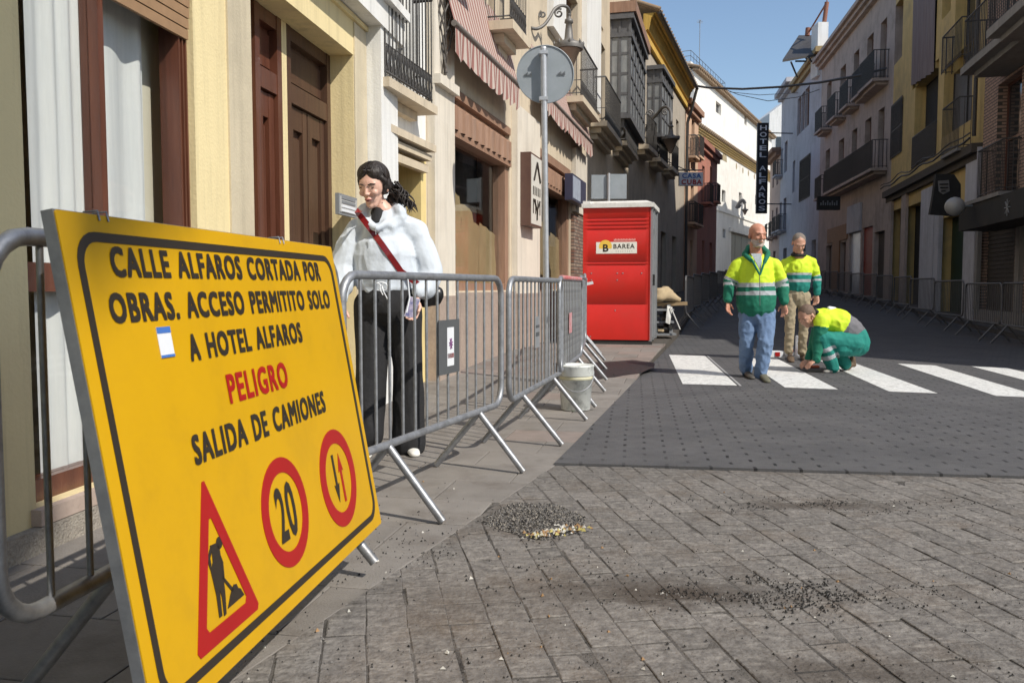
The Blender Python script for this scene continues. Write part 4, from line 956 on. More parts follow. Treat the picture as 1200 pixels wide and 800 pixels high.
# dusty pink building with two rows of balconies
f = FR2; U = f.U; bo = .2
u0, u1 = .01, U(957.5)
hc = f.Hh(985, 45)
up = [(x0, x1) for x0, x1 in ((1024, 1031), (1009, 1016), (994, 1000), (979, 985), (964, 969))]
hu_ = f.Hh(1005, 108, .6); hl_ = f.Hh(1005, 205, .6)
wins = [(U(b), U(a), hu_, hu_+2.4) for a, b in up]+[(U(b), U(a), hl_, hl_+2.4) for a, b in up]
gd = [(U(1007), U(994), .75, 3.4), (U(1021), U(1009), .7, 3.5), (U(1035), U(1023), .6, 3.2), (U(990), U(984), .8, 3.1), (U(975), U(967), .9, 3.1)]
r3 = thing('dusty_pink_building', 'long dusty pink building with two rows of iron balconies in shade', 'building', (15, 38, 0))
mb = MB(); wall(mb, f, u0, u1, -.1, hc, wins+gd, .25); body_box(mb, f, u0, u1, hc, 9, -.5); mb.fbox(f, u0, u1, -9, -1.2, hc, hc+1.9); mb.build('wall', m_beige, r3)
for o in wins: window(r3, f, o, m_wood, m_glassdark, .25, 1)
mb = MB()
for k in range(3): mb.fbox(f, u0, u1, -.1, .2+.15*k, hc-.4+.16*k, hc-.4+.16*k+.17)
mb.build('cornice', m_beige, r3)
for k in (1, 2, 3, 4): balcony(r3, f, wins[k][0]-.35, wins[k][1]+.35, .55, hu_-.003, 1.05, m_beige, .2, 2, .11, False)
balcony(r3, f, wins[0][0]-.5, wins[0][1]+.9, .6, hu_+.01, 1.05, m_beige, .22, 2, .11, False)
balcony(r3, f, .5, wins[8][1]+.5, .6, hl_, 1.05, m_beige, .22, 2, .13, False)
balcony(r3, f, wins[9][0]-.3, wins[9][1]+.3, .5, hl_, 1.05, m_beige, .2, 2, .13, False)
m_whitedoor = M('white_metal_door', (.62, .64, .70), (.4, .42, .48), .25, 1.2); m_reddoor = M('red_painted_door', (.30, .04, .02), (.22, .03, .015), .5, 6)
panel(r3, f, gd[0], m_whitedoor, 'white_door', .1); panel(r3, f, gd[1], m_reddoor, 'red_door', .1, False, 1); panel(r3, f, gd[2], m_shut, 'roller_shutter', .2, True)
for o in gd[3:]: panel(r3, f, o, m_doorwood, 'door', .2, False, 1)
mb = MB(); mb.fbox(f, U(1008), U(993), .003, .1, 3.42, 4.6); mb.build('white_panel', m_greywhite, r3)
mb = MB(); mb.fbox(f, U(992), U(969), .003, .05, 3.2, 3.9); mb.fbox(f, U(984)+.05, U(975.5), .003, .06, .4, 3.2); mb.build('shopfront', M('brown_shopfront', (.30, .16, .08), (.22, .12, .06), .7, 4), r3)
a, b = f.U(985, 0), f.U(957, 1.0); t_ = thing('dark_hanging_sign', 'dark rectangular hanging sign under the pink building balconies', 'sign', tuple(W(972, 238, 38)))
mb = MB(); q0, q1 = W(958, 246, 38), W(985, 230, 38); mb.box(q0.x, q1.x, 38, 38.15, q0.z, q1.z); mb.build('board', m_black, t_)
mb = MB(); [mb.box(q0.x+.12+k*.1, q0.x+.17+k*.1, 37.985, 37.999, q0.z+.2, q0.z+.32+.08*(k % 2)) for k in range(8)]; mb.build('lettering', m_greyplastic, t_)
q = W(966, 70, 44); t_ = thing('roof_chimney', 'sunlit white chimney block on the roof at the right', 'chimney', tuple(q))
mb = MB(); q0, q1 = W(958, 66, 46), W(971, 26, 46); mb.box(q0.x, q1.x, 46, 47, q0.z-1, q1.z); mb.build('stack', m_white, t_)
mb = MB(); a, b, c = W(966, 26, 46.5), W(969, 3, 46.5), W(948, 34, 50); mb.tube([a, b], .12, 8); mb.tube([b, W(948, 38, 49)], .05, 6); mb.tube([W(946, 42, 49), W(947, 33, 49)], .14, 8); mb.tube([b, W(970, -20, 46.5)], .03, 5); mb.build('flue', m_brickred, t_)

# grey white house, then the far ones
u2 = U(926)
hg = f.Hh(930, 96, .2)
w3 = [f.R(944, 101, 948, 146), f.R(939.5, 106, 942.5, 150), f.R(935, 110, 938, 154)]
w3 = [(w_[0], w_[1], min(x[2] for x in w3), max(x[2] for x in w3)+2.1) for w_ in w3]
wl = w3+[(*f.R(938, 186, 949, 236)[:2], f.Hh(943, 233), f.Hh(943, 186), 'g'), (*f.R(927.5, 190, 931, 225)[:2], f.Hh(929, 226), f.Hh(929, 190))]
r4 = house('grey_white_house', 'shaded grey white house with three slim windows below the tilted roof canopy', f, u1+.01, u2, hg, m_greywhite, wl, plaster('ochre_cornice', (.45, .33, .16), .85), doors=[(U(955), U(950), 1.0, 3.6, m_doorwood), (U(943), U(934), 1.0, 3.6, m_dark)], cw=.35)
t_ = thing('roof_canopy', 'dark tilted canopy on struts above the grey white house', 'canopy', tuple(W(938, 60, 48)))
c4 = [W(917, 73, 46), W(958, 66, 46), W(957, 44, 50), W(936, 44, 50)]; mb = MB(); mb.box8([*c4, *[p+Vector((0, 0, .12)) for p in c4]]); mb.build('panel', m_iron, t_)
mb = MB(); [mb.tube([W(*p), W(*q)], .05, 5) for p, q in (((927, 73, 46), (934, 90, 48)), ((948, 68, 46), (955, 78, 48)), ((940, 62, 48), (950, 76, 48)), ((932, 72, 47), (945, 72, 47)))]; mb.build('strut', m_iron, t_)
u3 = U(912)
wl = [(*f.R(920, 150, 922.5, 185)[:2], 8.6, 10.6), (*f.R(915, 160, 917, 190)[:2], 8.6, 10.4, 'b'), (*f.R(920, 150, 922.5, 185)[:2], 4.8, 6.9, 'b'), (*f.R(915, 160, 917, 190)[:2], 4.8, 6.8, 'b')]
house('narrow_shaded_house', 'narrow shaded house with rounded cornice between the grey house and the hotel sign', f, u2+.01, u3, f.Hh(920, 112, .2)+.6, m_greywhite, wl, m_greywhite, doors=[(U(921), U(917), 1.2, 3.6, m_dark)], cw=.5)
u4 = U(900)
wl = [(U(909.5), U(907.5), 8.2, 9.9), (U(904.5), U(903), 8.2, 9.9), (U(909.5), U(907.5), 4.6, 6.6, 'b'), (U(904.5), U(903), 4.6, 6.6, 'b')]
house('far_pink_house', 'small pinkish house behind the vertical hotel sign', f, u3+.01, u4, f.Hh(907, 178, .2), plaster('pale_rose_plaster', (.55, .42, .36), .9), wl, plaster('brown_eaves', (.32, .19, .13), .85), doors=[(U(908), U(905), 1.2, 3.6, m_doorwood)], cw=.6)
# bright white gable beyond them
t_ = thing('far_white_house', 'sunlit white house rising behind the hotel sign', 'house', tuple(W(912, 300, 82)))
a, b = W(898, 336, 120), W(936, 336, 120); zt, zt2 = W(900, 133, 120).z, W(920, 120, 120).z
mb = MB(); mb.add([(a.x, 120, 0), (b.x, 120, 0), (b.x, 120, zt2+2), (a.x, 120, zt), (a.x, 132, 0), (b.x, 132, 0), (b.x, 132, zt2+2), (a.x, 132, zt)], [(0, 1, 2, 3), (7, 6, 5, 4), (3, 2, 6, 7), (0, 3, 7, 4), (1, 5, 6, 2)]); mb.build('wall', m_white, t_)
mb = MB(); mb.box(a.x+1, a.x+1.9, 119.9, 120.03, zt-5, zt-3.2); mb.build('window', m_glassdark, t_)

# vertical hotel sign
Ys = 54; q0, q1 = W(886.5, 250, Ys), W(901, 144, Ys)
t_ = thing('hotel_sign', 'tall vertical black hotel sign with white letters at the end of the street', 'sign', ((q0.x+q1.x)/2, Ys, q0.z))
mb = MB(); mb.box(q0.x, q1.x, Ys, Ys+.25, q0.z, q1.z); mb.build('sign_box', M('matt_black', (.012, .012, .014), (.02, .02, .02), .6, 3), t_)
s_ = 'HOTEL ALFAROS'; n = len(s_); hh = (q1.z-q0.z-.2)/n
for i, ch in enumerate(s_):
    if ch == ' ': continue
    text(ch, M('sign_letter_white', (.8, .8, .8), rough=.5), t_, ((q0.x+q1.x)/2, Ys-.01, q1.z-.1-hh*(i+.5)), (1, 0, 0), (0, 0, 1), .42, hh*.72, 'letter', .015, .003)
mb = MB()
for z in (q0.z+.6, q1.z-.6): mb.tube([(q1.x-.05, Ys+.12, z), (q1.x+1.6, Ys+.3, z)], .035, 5)
mb.build('bracket', m_iron, t_)
# Casa Cuba sign
Yc = 36; q0, q1 = W(796, 217.5, Yc), W(824, 202, Yc)
t_ = thing('casa_cuba_sign', 'white projecting sign reading casa cuba in blue and red', 'sign', (q0.x, Yc, q0.z))
mb = MB(); mb.box(q0.x, q1.x, Yc, Yc+.2, q0.z, q1.z); mb.build('sign_box', M('lightbox_white', (.74, .74, .78), rough=.4), t_)
cx, hz = (q0.x+q1.x)/2, (q1.z-q0.z)
text('CASA', m_stickb, t_, (cx+.02, Yc-.01, q0.z+hz*.74), (1, 0, 0), (0, 0, 1), .80, hz*.38, 'lettering', .03, .003)
text('CUBA', M('letter_red', (.45, .02, .03), rough=.5), t_, (cx+.02, Yc-.01, q0.z+hz*.27), (1, 0, 0), (0, 0, 1), .86, hz*.38, 'lettering', .03, .003)
mb = MB(); mb.tube([(q0.x-1.4, Yc+.1, q1.z+.1), (q1.x, Yc+.1, q1.z+.1)], .03, 6); mb.tube([(q0.x-1.2, Yc+.1, q1.z+.8), (q0.x+.3, Yc+.1, q1.z+.1)], .02, 5); mb.build('bracket', m_iron, t_)

# ------------------------------------------------------------------ unseen house masses added and shaped to throw the street's shade
off = thing('low_shade_block', 'unseen low house block added on the right to shade the road', 'house', (12, 10, 0))  # added out of view to cast the slanting shadow edge on the road
f = FR1; u87, u128 = 0.0, (Vector((9.56, 12.8))-f.O).dot(f.D)
mb = MB(); ua, ub2 = u87, (Vector((8.96, 10.3))-f.O).dot(f.D)
def pr(a, b, h0_, h1_):
    p = [f.P(a, 0, -.1), f.P(b, 0, -.1), f.P(b, -8, -.1), f.P(a, -8, -.1)]; t = [f.P(a, 0, h0_), f.P(b, 0, h1_), f.P(b, -8, h1_), f.P(a, -8, h0_)]; mb.box8(p+t)
pr(ua, ub2, 2.9, 6.7); pr(ub2, u128-.01, 6.7, 7.0); mb.build('wall', m_white, off)
off = thing('corner_shade_block', 'unseen tall house block added behind the viewer to shade the near wall', 'house', (8, -6, 0))  # added out of view to shade the near end of the left wall
mb = MB()
def AB(a, c, z): return Vector((.65*a-.76*c, .76*a+.65*c, z))       # a across the sun's path, c along it
def pz(a0, a1, c0, c1, z0, z1): p = [AB(a0, c0, z0), AB(a1, c0, z0), AB(a1, c1, z0), AB(a0, c1, z0)]; mb.box8(p+[q+Vector((0, 0, z1-z0)) for q in p])
pz(-7, .62, -12, -8, -.2, 20); mb.build('wall', m_cream, off)
mb = MB(); p = [AB(.682, -9.5, 12.15), AB(1.40, -9.5, 13.15), AB(1.40, -8.0, 13.15), AB(.682, -8.0, 12.15)]; mb.box8(p+[Vector((q.x, q.y, 20)) for q in p]); mb.build('shade_bay', m_cream, off)  # overhang shaped so its shadow takes in the wall strip and sign corner

off = thing('gabled_shade_block', 'unseen gabled block added behind the right hand row to shade the church wall', 'house', (30, 80, 0))  # added out of view to shade the lower church wall
mb = MB(); fc = Fac((24.2, 69.5), (34.5, 90)); fh = Fac((24.2, 69.5), (34.5, 90), False)
for u0_, u1_, z in ((0, 6, 16.6), (6.01, 9, 17.6), (9.01, 15, 15.6), (15.01, 23, 14.2)): mb.fbox(fh, u0_, u1_, -6, 0, 0, z)
mb.build('wall', m_white, off)
mb = MB()
for u0_, u1_, z, zz_ in ((9.6, 11.6, 15.6, 19.6), (2, 4.4, 16.6, 18.2)): P = fh.P; mb.add([P(u0_, 0, z), P(u1_, 0, z), P(u1_, -2, z), P(u0_, -2, z), P((u0_+u1_)/2, -1, zz_)], [(0, 1, 4), (1, 2, 4), (2, 3, 4), (3, 0, 4)])  # pointed caps shaped to cast spire shadows on the church
mb.build('roof', m_rooftile, off)

# ------------------------------------------------------------------ crowd barriers
def make_barrier(L, nb, hb=.34, ht_=1.1, label='', cat='barrier', group=None, ls=(.38, .36), full=True):
    t = thing('crowd_barrier', label, cat, (0, 0, 0), group); mb = MB(); R_ = .11; pts = []
    for cx, cz, a0 in ((L-R_, hb+R_, -90), (L-R_, ht_-R_, 0), (R_, ht_-R_, 90), (R_, hb+R_, 180)):
        for k in range(6): a = radians(a0+k*18); pts.append((0, cx+R_*cos(a), cz+R_*sin(a)))
    mb.tube(pts, .019, 10 if full else 6, closed=True); mb.build('frame', m_galv, t)
    me = None
    for i in range(nb):
        y = .02+(L-.04)*(i+1)/(nb+1)
        if me is None:
            m2 = MB(); m2.tube([(0, 0, hb+.005), (0, 0, ht_-.005)], .0075, 8 if full else 4); o = m2.build('bar', m_galv, t); me = o.data
        else: o = link('bar', me, t)
        o.location = (0, y, 0)
    for y in (ls[0], L-ls[1]):
        for s_ in (1, -1):
            m2 = MB(); m2.tube([(.0, 0, hb-.005), (.27*s_, 0, .012)], .0185, 10 if full else 6); o = m2.build('leg', m_galv, t); o.location = (0, y, 0)
    return t
def place(t, a, b, dz=0):
    a = Vector(a); b = Vector(b); d = b-a; t.location = (a.x, a.y, dz); t.rotation_euler = (0, 0, -atan2(d.x, d.y))
GRP = 'barriers along the left pavement'
bar = make_barrier(1.83, 13, label='crowd barrier in front of the woman in the pale hoodie', group=GRP)
B1 = bar; place(B1, (-.69, 3.46), (-.06, 5.2))
labs = ['dark crowd barrier propping up the yellow sign, nearest the viewer', 'crowd barrier behind the white bucket, second along from the sign', 'crowd barrier wrapped with red tape on its top rail', 'crowd barrier beyond the red taped one, close to the toilet', 'farthest left crowd barrier, tied with white tape beside the toilet']
spots = [((-.985, 1.60), (-.705, 3.41), .05), ((-.02, 5.27), (.36, 6.86), 0), ((.38, 6.9), (.70, 8.66), .02), ((.70, 8.72), (.90, 10.5), .05), ((.90, 10.55), (1.00, 12.3), .1)]
bs = []
for l, (a, b, z) in zip(labs, spots): c = copy_tree(bar); c['label'] = l; place(c, a, b, z); bs.append(c)
def plate(t, y0, y1, z0, z1, mat, name='info_plate', x=.012, sub=None, thk=.004):
    mb = MB(); mb.box(x, x+thk, y0, y1, z0, z1); o = mb.build(name, mat, t)
    if sub:
        for n_, m_, a, b, c, d in sub: mb = MB(); mb.box(x+thk, x+thk+.001, a, b, c, d); mb.build(n_, m_, o)
m_plate = M('grey_plate', (.10, .105, .11), (.085, .09, .095), .5, 6)
plate(B1, .90, 1.16, .60, .88, m_plate, sub=[('sticker', m_stickw, 1.0, 1.085, .64, .84), ('red_mark', m_signred, 1.003, 1.082, .68, .705)])
mb = MB(); [mb.tube([(.019, 1.042+.022*cos(t), .755+.03*sin(t)), (.019, 1.042-.022*cos(t), .755-.03*sin(t))], .003, 4) for t in (0.3, 1.2, 2.1, 2.9)]; mb.build('emblem', M('purple_mark', (.22, .08, .22), rough=.5), B1)
plate(bs[1], .72, .88, .62, .84, m_galvpole, sub=[('lettering', m_plate, .74, .86, .70, .73), ('lettering', m_plate, .74, .86, .76, .78)])
plate(bs[2], .62, .82, .62, .80, M('red_sticker', (.50, .06, .08), (.6, .5, .5), .5, 30), 'sticker')
mb = MB(); mb.tube([(0, .12, 1.105), (0, 1.7, 1.105)], .022, 8); mb.build('tape', M('red_white_tape', (.55, .06, .06), (.5, .35, .35), .5, 7), bs[2])
mb = MB()
for k in range(7): 
    a = k*.9; mb.add([(.02, 1.7, 1.1-.09*k), (.03+.05*cos(a), 1.72, 1.07-.09*k), (.02+.06*cos(a), 1.75, 1.0-.09*k), (.01, 1.72, 1.0-.09*k)], [(0, 1, 2, 3)])
mb.add([(.02, 1.72, 1.0), (.16, 1.70, 1.03), (.17, 1.70, .99), (.03, 1.72, .96)], [(0, 1, 2, 3)])
mb.build('white_tape', m_stickw, bs[4])
mb = MB(); [mb.tube([(.02, y, 1.085), (.024, y+.01, 1.0), (.02, y-.015, .93)], .004, 5) for y in (.55,)]; mb.build('tie', m_stickw, B1)

G2 = 'barriers in the shade along the right kerb'
m_galv_old, m_galv = m_galv, M('shaded_galvanised', (.16, .16, .165), (.11, .11, .115), .55, 12, metal=.5)  # darker copy of the steel with the street's shade put into its colour
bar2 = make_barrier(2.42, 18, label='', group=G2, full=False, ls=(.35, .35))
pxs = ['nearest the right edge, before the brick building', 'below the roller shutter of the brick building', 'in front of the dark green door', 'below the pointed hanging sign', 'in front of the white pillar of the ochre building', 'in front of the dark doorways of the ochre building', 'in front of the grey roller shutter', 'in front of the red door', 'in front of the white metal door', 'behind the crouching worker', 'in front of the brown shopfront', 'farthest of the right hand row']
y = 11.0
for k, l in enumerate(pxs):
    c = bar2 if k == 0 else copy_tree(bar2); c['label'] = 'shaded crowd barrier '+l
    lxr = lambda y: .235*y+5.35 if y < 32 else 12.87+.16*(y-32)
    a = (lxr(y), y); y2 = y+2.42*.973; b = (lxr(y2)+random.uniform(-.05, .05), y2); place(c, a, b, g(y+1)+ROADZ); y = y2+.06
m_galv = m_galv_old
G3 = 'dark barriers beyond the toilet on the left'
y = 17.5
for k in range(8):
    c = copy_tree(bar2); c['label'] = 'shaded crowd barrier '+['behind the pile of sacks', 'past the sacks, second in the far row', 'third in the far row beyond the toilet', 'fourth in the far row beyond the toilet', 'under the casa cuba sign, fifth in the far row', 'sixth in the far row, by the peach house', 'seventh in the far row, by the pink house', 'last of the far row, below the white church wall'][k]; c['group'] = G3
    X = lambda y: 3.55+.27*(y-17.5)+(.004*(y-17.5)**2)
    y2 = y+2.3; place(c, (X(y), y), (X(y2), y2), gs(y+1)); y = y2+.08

# ------------------------------------------------------------------ the yellow works sign
TLc = Vector((-.851, 1.6, 1.194)); sx = Vector((.197, 1.5, 0)).normalized(); sv = Vector((.1722, -.0226, -.9848)).normalized(); WS, HS = 1.513, 1.021
sn = sx.cross(-sv).normalized()
def SP(u, v, w=0): return TLc+sx*u+sv*v+sn*w
sg = thing('works_sign', 'big yellow road works sign with black text leaning on the nearest barrier', 'sign', tuple(SP(.75, 1, -.05)))
def sheet(pts, mat, name, w=.0015, th=.0012, parent=None):
    mb = MB(); n = len(pts); a = [SP(u, v, w) for u, v in pts]; b = [SP(u, v, w-th) for u, v in pts]
    mb.add(a+b, [tuple(reversed(range(n))), tuple(range(n, 2*n))]+[(i, (i+1) % n, (i+1) % n+n, i+n) for i in range(n)]); return mb.build(name, mat, parent or sg)
def ring(ou, inn, mat, name, w=.002, th=.0015, parent=None):
    mb = MB(); n = len(ou); vs = [SP(u, v, w) for u, v in ou]+[SP(u, v, w) for u, v in inn]+[SP(u, v, w-th) for u, v in ou]+[SP(u, v, w-th) for u, v in inn]
    mb.add(vs, [(i, n+i, n+(i+1) % n, (i+1) % n) for i in range(n)]+[(i, (i+1) % n, 2*n+(i+1) % n, 2*n+i) for i in range(n)]+[(n+i, 3*n+i, 3*n+(i+1) % n, n+(i+1) % n) for i in range(n)]); return mb.build(name, mat, parent or sg)
def rrect(x0, x1, y0, y1, r, n=7):
    o = []
    for cx, cy, a0 in ((x1-r, y0+r, -90), (x1-r, y1-r, 0), (x0+r, y1-r, 90), (x0+r, y0+r, 180)):
        for k in range(n): a = radians(a0+90*k/(n-1)); o.append((cx+r*cos(a), cy+r*sin(a)))
    return o
sheet(rrect(0, WS, 0, HS, .006, 3), m_yellow, 'panel', .0, .003)
# galvanised edge frame behind the sheet
mb = MB()
def sbox(u0, u1, v0, v1, w0, w1): mb.box8([SP(u0, v1, w0), SP(u0, v1, w1), SP(u1, v1, w1), SP(u1, v1, w0), SP(u0, v0, w0), SP(u0, v0, w1), SP(u1, v0, w1), SP(u1, v0, w0)])
sbox(-.002, .03, -.002, HS+.002, -.028, -.0035); sbox(WS-.03, WS+.002, -.002, HS+.002, -.028, -.0035); sbox(.03, WS-.03, -.002, .028, -.028, -.0035); sbox(.03, WS-.03, HS-.028, HS+.002, -.028, -.0035)
mb.build('frame', M('sign_frame_steel', (.22, .23, .25), (.34, .35, .37), .45, 16, metal=.6), sg)
ring(rrect(.036, WS-.034, .036, HS-.036, .07), rrect(.056, WS-.054, .056, HS-.056, .052), m_signblack, 'border_line', .0015, .001)
def textx(q):
    cu = bpy.data.curves.new('t', 'FONT'); cu.body = q; cu.offset = 0; cu.size = 1; cu.space_character = 1.16; ob = bpy.data.objects.new('t', cu); COL.objects.link(ob)
    me = bpy.data.meshes.new_from_object(ob.evaluated_get(bpy.context.evaluated_depsgraph_get())); xs = [v.co.x for v in me.vertices]
    bpy.data.objects.remove(ob); bpy.data.curves.remove(cu); bpy.data.meshes.remove(me); return min(xs), max(xs)
def stext(s, u0, u1, v0, v1, mat):            # one part per word of the line
    lo, hi = textx(s); p = 0
    for wd in s.split(' '):
        e = p+len(wd); a = textx(s[:p]+wd[0])[1]-(lambda q: q[1]-q[0])(textx(wd[0])); b = textx(s[:e])[1]; p = e+1
        a, b = u0+(u1-u0)*(a-lo)/(hi-lo), u0+(u1-u0)*(b-lo)/(hi-lo)
        text(wd, mat, sg, SP((a+b)/2, (v0+v1)/2), sx, -sv, b-a-.0056, v1-v0-.0056, 'word', 0, .0018)
stext('CALLE ALFAROS CORTADA POR', .142, 1.345, .062, .127, m_signblack)
stext('OBRAS. ACCESO PERMITITO SOLO', .108, 1.39, .158, .222, m_signblack)
stext('A HOTEL ALFAROS', .385, 1.082, .258, .322, m_signblack)
stext('PELIGRO', .535, .912, .368, .444, m_signred)
stext('SALIDA DE CAMIONES', .318, 1.17, .486, .556, m_signblack)
def circ(cu, cv, r, n=40): return [(cu+r*cos(2*pi*k/n), cv+r*sin(2*pi*k/n)) for k in range(n)]
ring(circ(.737, .772, .150), circ(.737, .772, .108), m_signred, 'red_ring')
text('2', m_signblack, sg, SP(.704, .772), sx, -sv, .055, .15, 'digit', .022, .0018); text('0', m_signblack, sg, SP(.770, .772), sx, -sv, .06, .155, 'digit', .022, .0018)
ring(circ(1.173, .775, .158), circ(1.173, .775, .112), m_signred, 'red_ring')
def arrow(cu, v0, v1, mat, down):
    s_ = 1 if down else -1; a, b = (v0, v1) if down else (v1, v0)
    sheet([(cu-.008, a), (cu+.008, a), (cu+.008, b-.055*s_), (cu+.022, b-.06*s_), (cu, b), (cu-.022, b-.06*s_), (cu-.008, b-.055*s_)][::1 if down else -1], mat, 'arrow', .0018, .001)
arrow(1.145, .695, .85, m_signblack, True); arrow(1.20, .70, .86, m_signred, False)
def tri(cu, v0, v1, hw, n=4):
    o = []; pts = [(cu, v0), (cu+hw, v1), (cu-hw, v1)]; r = .014
    for i, (x, y) in enumerate(pts):
        p, q = pts[i-1], pts[(i+1) % 3]; d0 = Vector((p[0]-x, p[1]-y)).normalized(); d1_ = Vector((q[0]-x, q[1]-y)).normalized()
        for k in range(n): t = k/(n-1); o.append((x+d0.x*r*(1-t)+d1_.x*r*t, y+d0.y*r*(1-t)+d1_.y*r*t))
    return o
ring(tri(.334, .582, .948, .156), tri(.334, .668, .912, .104), m_signred, 'red_triangle')
# digging man pictogram
for pts in ([(.340, .740), (.352, .752), (.350, .775), (.347, .795), (.344, .822), (.341, .85), (.337, .868), (.328, .902), (.316, .903), (.322, .862), (.318, .842), (.309, .899), (.295, .899), (.300, .85), (.298, .815), (.296, .79), (.312, .775), (.316, .752), (.312, .738)],
            [(.316, .738), (.316, .752), (.304, .764), (.303, .778), (.296, .790), (.292, .776), (.294, .760)], [(.336, .822), (.343, .818), (.380, .862), (.373, .868)], [(.338, .894), (.362, .868), (.372, .860), (.384, .853), (.397, .856), (.402, .868), (.412, .872), (.424, .892)], [(.350, .770), (.356, .79), (.348, .83), (.342, .826), (.346, .795)]):
    sheet(pts, m_signblack, 'pictogram', .0018, .001)
sheet(circ(.355, .744, .014, 12), m_signblack, 'pictogram', .0018, .001)
st = sheet([(.262, .236), (.318, .236), (.318, .304), (.262, .304)], m_stickw, 'sticker', .0018, .001)
sheet([(.262, .236), (.318, .236), (.318, .250), (.262, .250)], m_stickb, 'band', .0026, .0006, st); sheet([(.262, .298), (.318, .298), (.318, .304), (.262, .304)], m_stickb, 'band', .0026, .0006, st)
# wire ties over the top edge
mb = MB()
for u in (.13, .16, 1.04, 1.07): mb.tube([SP(u, .012, .003), SP(u, -.008, .002), SP(u+.003, -.012, -.03), SP(u, .03, -.06)], .0022, 5)
mb.build('wire_tie', m_galv, sg)

# ------------------------------------------------------------------ portable toilet
TA = Vector((1.155, 13.95)); tw, td, th = 1.085, 1.1, 2.27
tx = Vector((1, -.22)).normalized(); ty = Vector((.25, 1)).normalized(); zb = gs(13.9)-.05
def TP(x, y, z): p = TA+tx*x+ty*y; return Vector((p.x, p.y, zb+z))
tt = thing('portable_toilet', 'red portable toilet with white roof standing on the pavement', 'portable toilet', tuple(TP(tw/2, td/2, 0)))
mb = MB()
def tb(m_, x0, x1, y0, y1, z0, z1): m_.box8([TP(x0, y0, z0), TP(x1, y0, z0), TP(x1, y1, z0), TP(x0, y1, z0), TP(x0, y0, z1), TP(x1, y0, z1), TP(x1, y1, z1), TP(x0, y1, z1)])
grooves = [1.86, 1.93, 2.0, 2.07]
prof = [(.12, 0)]
def gp_(z, d=.014, h=.016): return [(z-h, 0), (z-h*.3, d), (z+h*.3, d), (z+h, 0)]
for z in (.70, 1.33, 1.38, 1.90, 1.96, 2.02, 2.08): prof += gp_(z)
prof = sorted(prof)+[(th-.02, 0)]
# front skin with pressed grooves
xs_ = [0, .05, .09, tw-.09, tw-.05, tw]; vs = []
for z, d in prof:
    for x in xs_: vs.append(TP(x, d if .06 < x < tw-.06 else 0, z))
k = len(xs_); mb.add(vs, [(i*k+j, i*k+j+1, (i+1)*k+j+1, (i+1)*k+j) for i in range(len(prof)-1) for j in range(k-1)], 0, True)
tb(mb, 0, .02, .001, td, .12, th-.02); tb(mb, .02, tw-.02, td-.02, td, .12, th-.02); tb(mb, tw-.03, tw-.004, .0, .05, .12, th-.02); tb(mb, .021, tw-.03, .03, .05, .12, th-.02)
mb.build('body', m_red, tt)
mb = MB(); tb(mb, tw-.02, tw+.005, .05, td, .1, th-.02); [tb(mb, tw+.005, tw+.03, a, a+.06, .1, th-.02) for a in (.05, .45, td-.08)]; mb.build('side_frame', m_greyplastic, tt)
mb = MB(); tb(mb, tw+.006, tw+.02, .15, td-.14, .15, th-.1); d_ = mb.build('door', m_greyplastic, tt); mb = MB(); tb(mb, tw+.02, tw+.06, .13, .2, 1.0, 1.18); mb.build('handle', m_black, d_)
mb = MB(); tb(mb, .02, tw-.02, .02, td-.02, -.005, .12); tb(mb, -.01, tw+.04, -.02, .02, -.003, .09); mb.build('base', m_black, tt)
mb = MB(); tb(mb, -.02, tw+.05, -.04, td+.04, th-.02, th+.05); p = [TP(0, -.02, th+.05), TP(tw+.03, -.02, th+.05), TP(tw+.03, td+.02, th+.05), TP(0, td+.02, th+.05), TP(.1, .15, th+.1), TP(tw-.08, .15, th+.1), TP(tw-.08, td-.15, th+.13), TP(.1, td-.15, th+.13)]; mb.box8(p); tb(mb, .0, .12, -.03, .1, th+.05, th+.09); mb.build('roof', m_whiteplastic, tt)
mb = MB()
for x, z in [(.14, 1.2), (.14, 1.09), (.56, 1.2), (.65, 1.2), (.56, 1.09), (.95, 1.2), (.13, .17), (.53, .6)]: mb.lathe(TP(x, -.002, z), [(.011, -.004), (.011, .004)], 6, 0, Matrix.Rotation(pi/2, 3, 'X'))
mb.build('rivet', m_greyplastic, tt)
mb = MB(); tb(mb, .215, .87, -.0045, -.0005, 1.515, 1.70); pl = mb.build('sticker', M('sticker_cream', (.80, .78, .70), rough=.4), tt)
tn = tx.cross(Vector((0, 0, 1))) if False else None
TX = Vector((tx.x, tx.y, 0)); TZ = Vector((0, 0, 1))
mb = MB(); c0 = TP(.365, -.0055, 1.63); mb.add([c0+TX*.105*cos(t)*1.0+TZ*.115*sin(t)*.9 for t in np.linspace(-.35, pi+.35, 20)], [tuple(range(20))]); mb.build('logo', M('orange_logo', (.85, .55, .08), rough=.5), pl)
text('B', m_signblack, pl, TP(.37, -.006, 1.605), TX, TZ, .09, .12, 'lettering', .03, .001)
text('BAREA', m_signblack, pl, TP(.665, -.005, 1.63), TX, TZ, .34, .075, 'lettering', .02, .001)
text('. . . . . . . .', m_greyplastic, pl, TP(.665, -.005, 1.55), TX, TZ, .26, .015, 'lettering', .02, .001)
mb = MB(); [tb(mb, .50+.022*k, .514+.022*k, -.0035, -.0005, 1.715, 1.745+.008*(k % 2)) for k in range(16)]; mb.build('faint_print', M('pale_red', (.85, .4, .35), rough=.5), tt)
text('B', m_signblack, tt, TP(tw+.036, .28, 1.88), Vector((ty.x, ty.y, 0)), TZ, .05, .1, 'lettering', .02, .001)

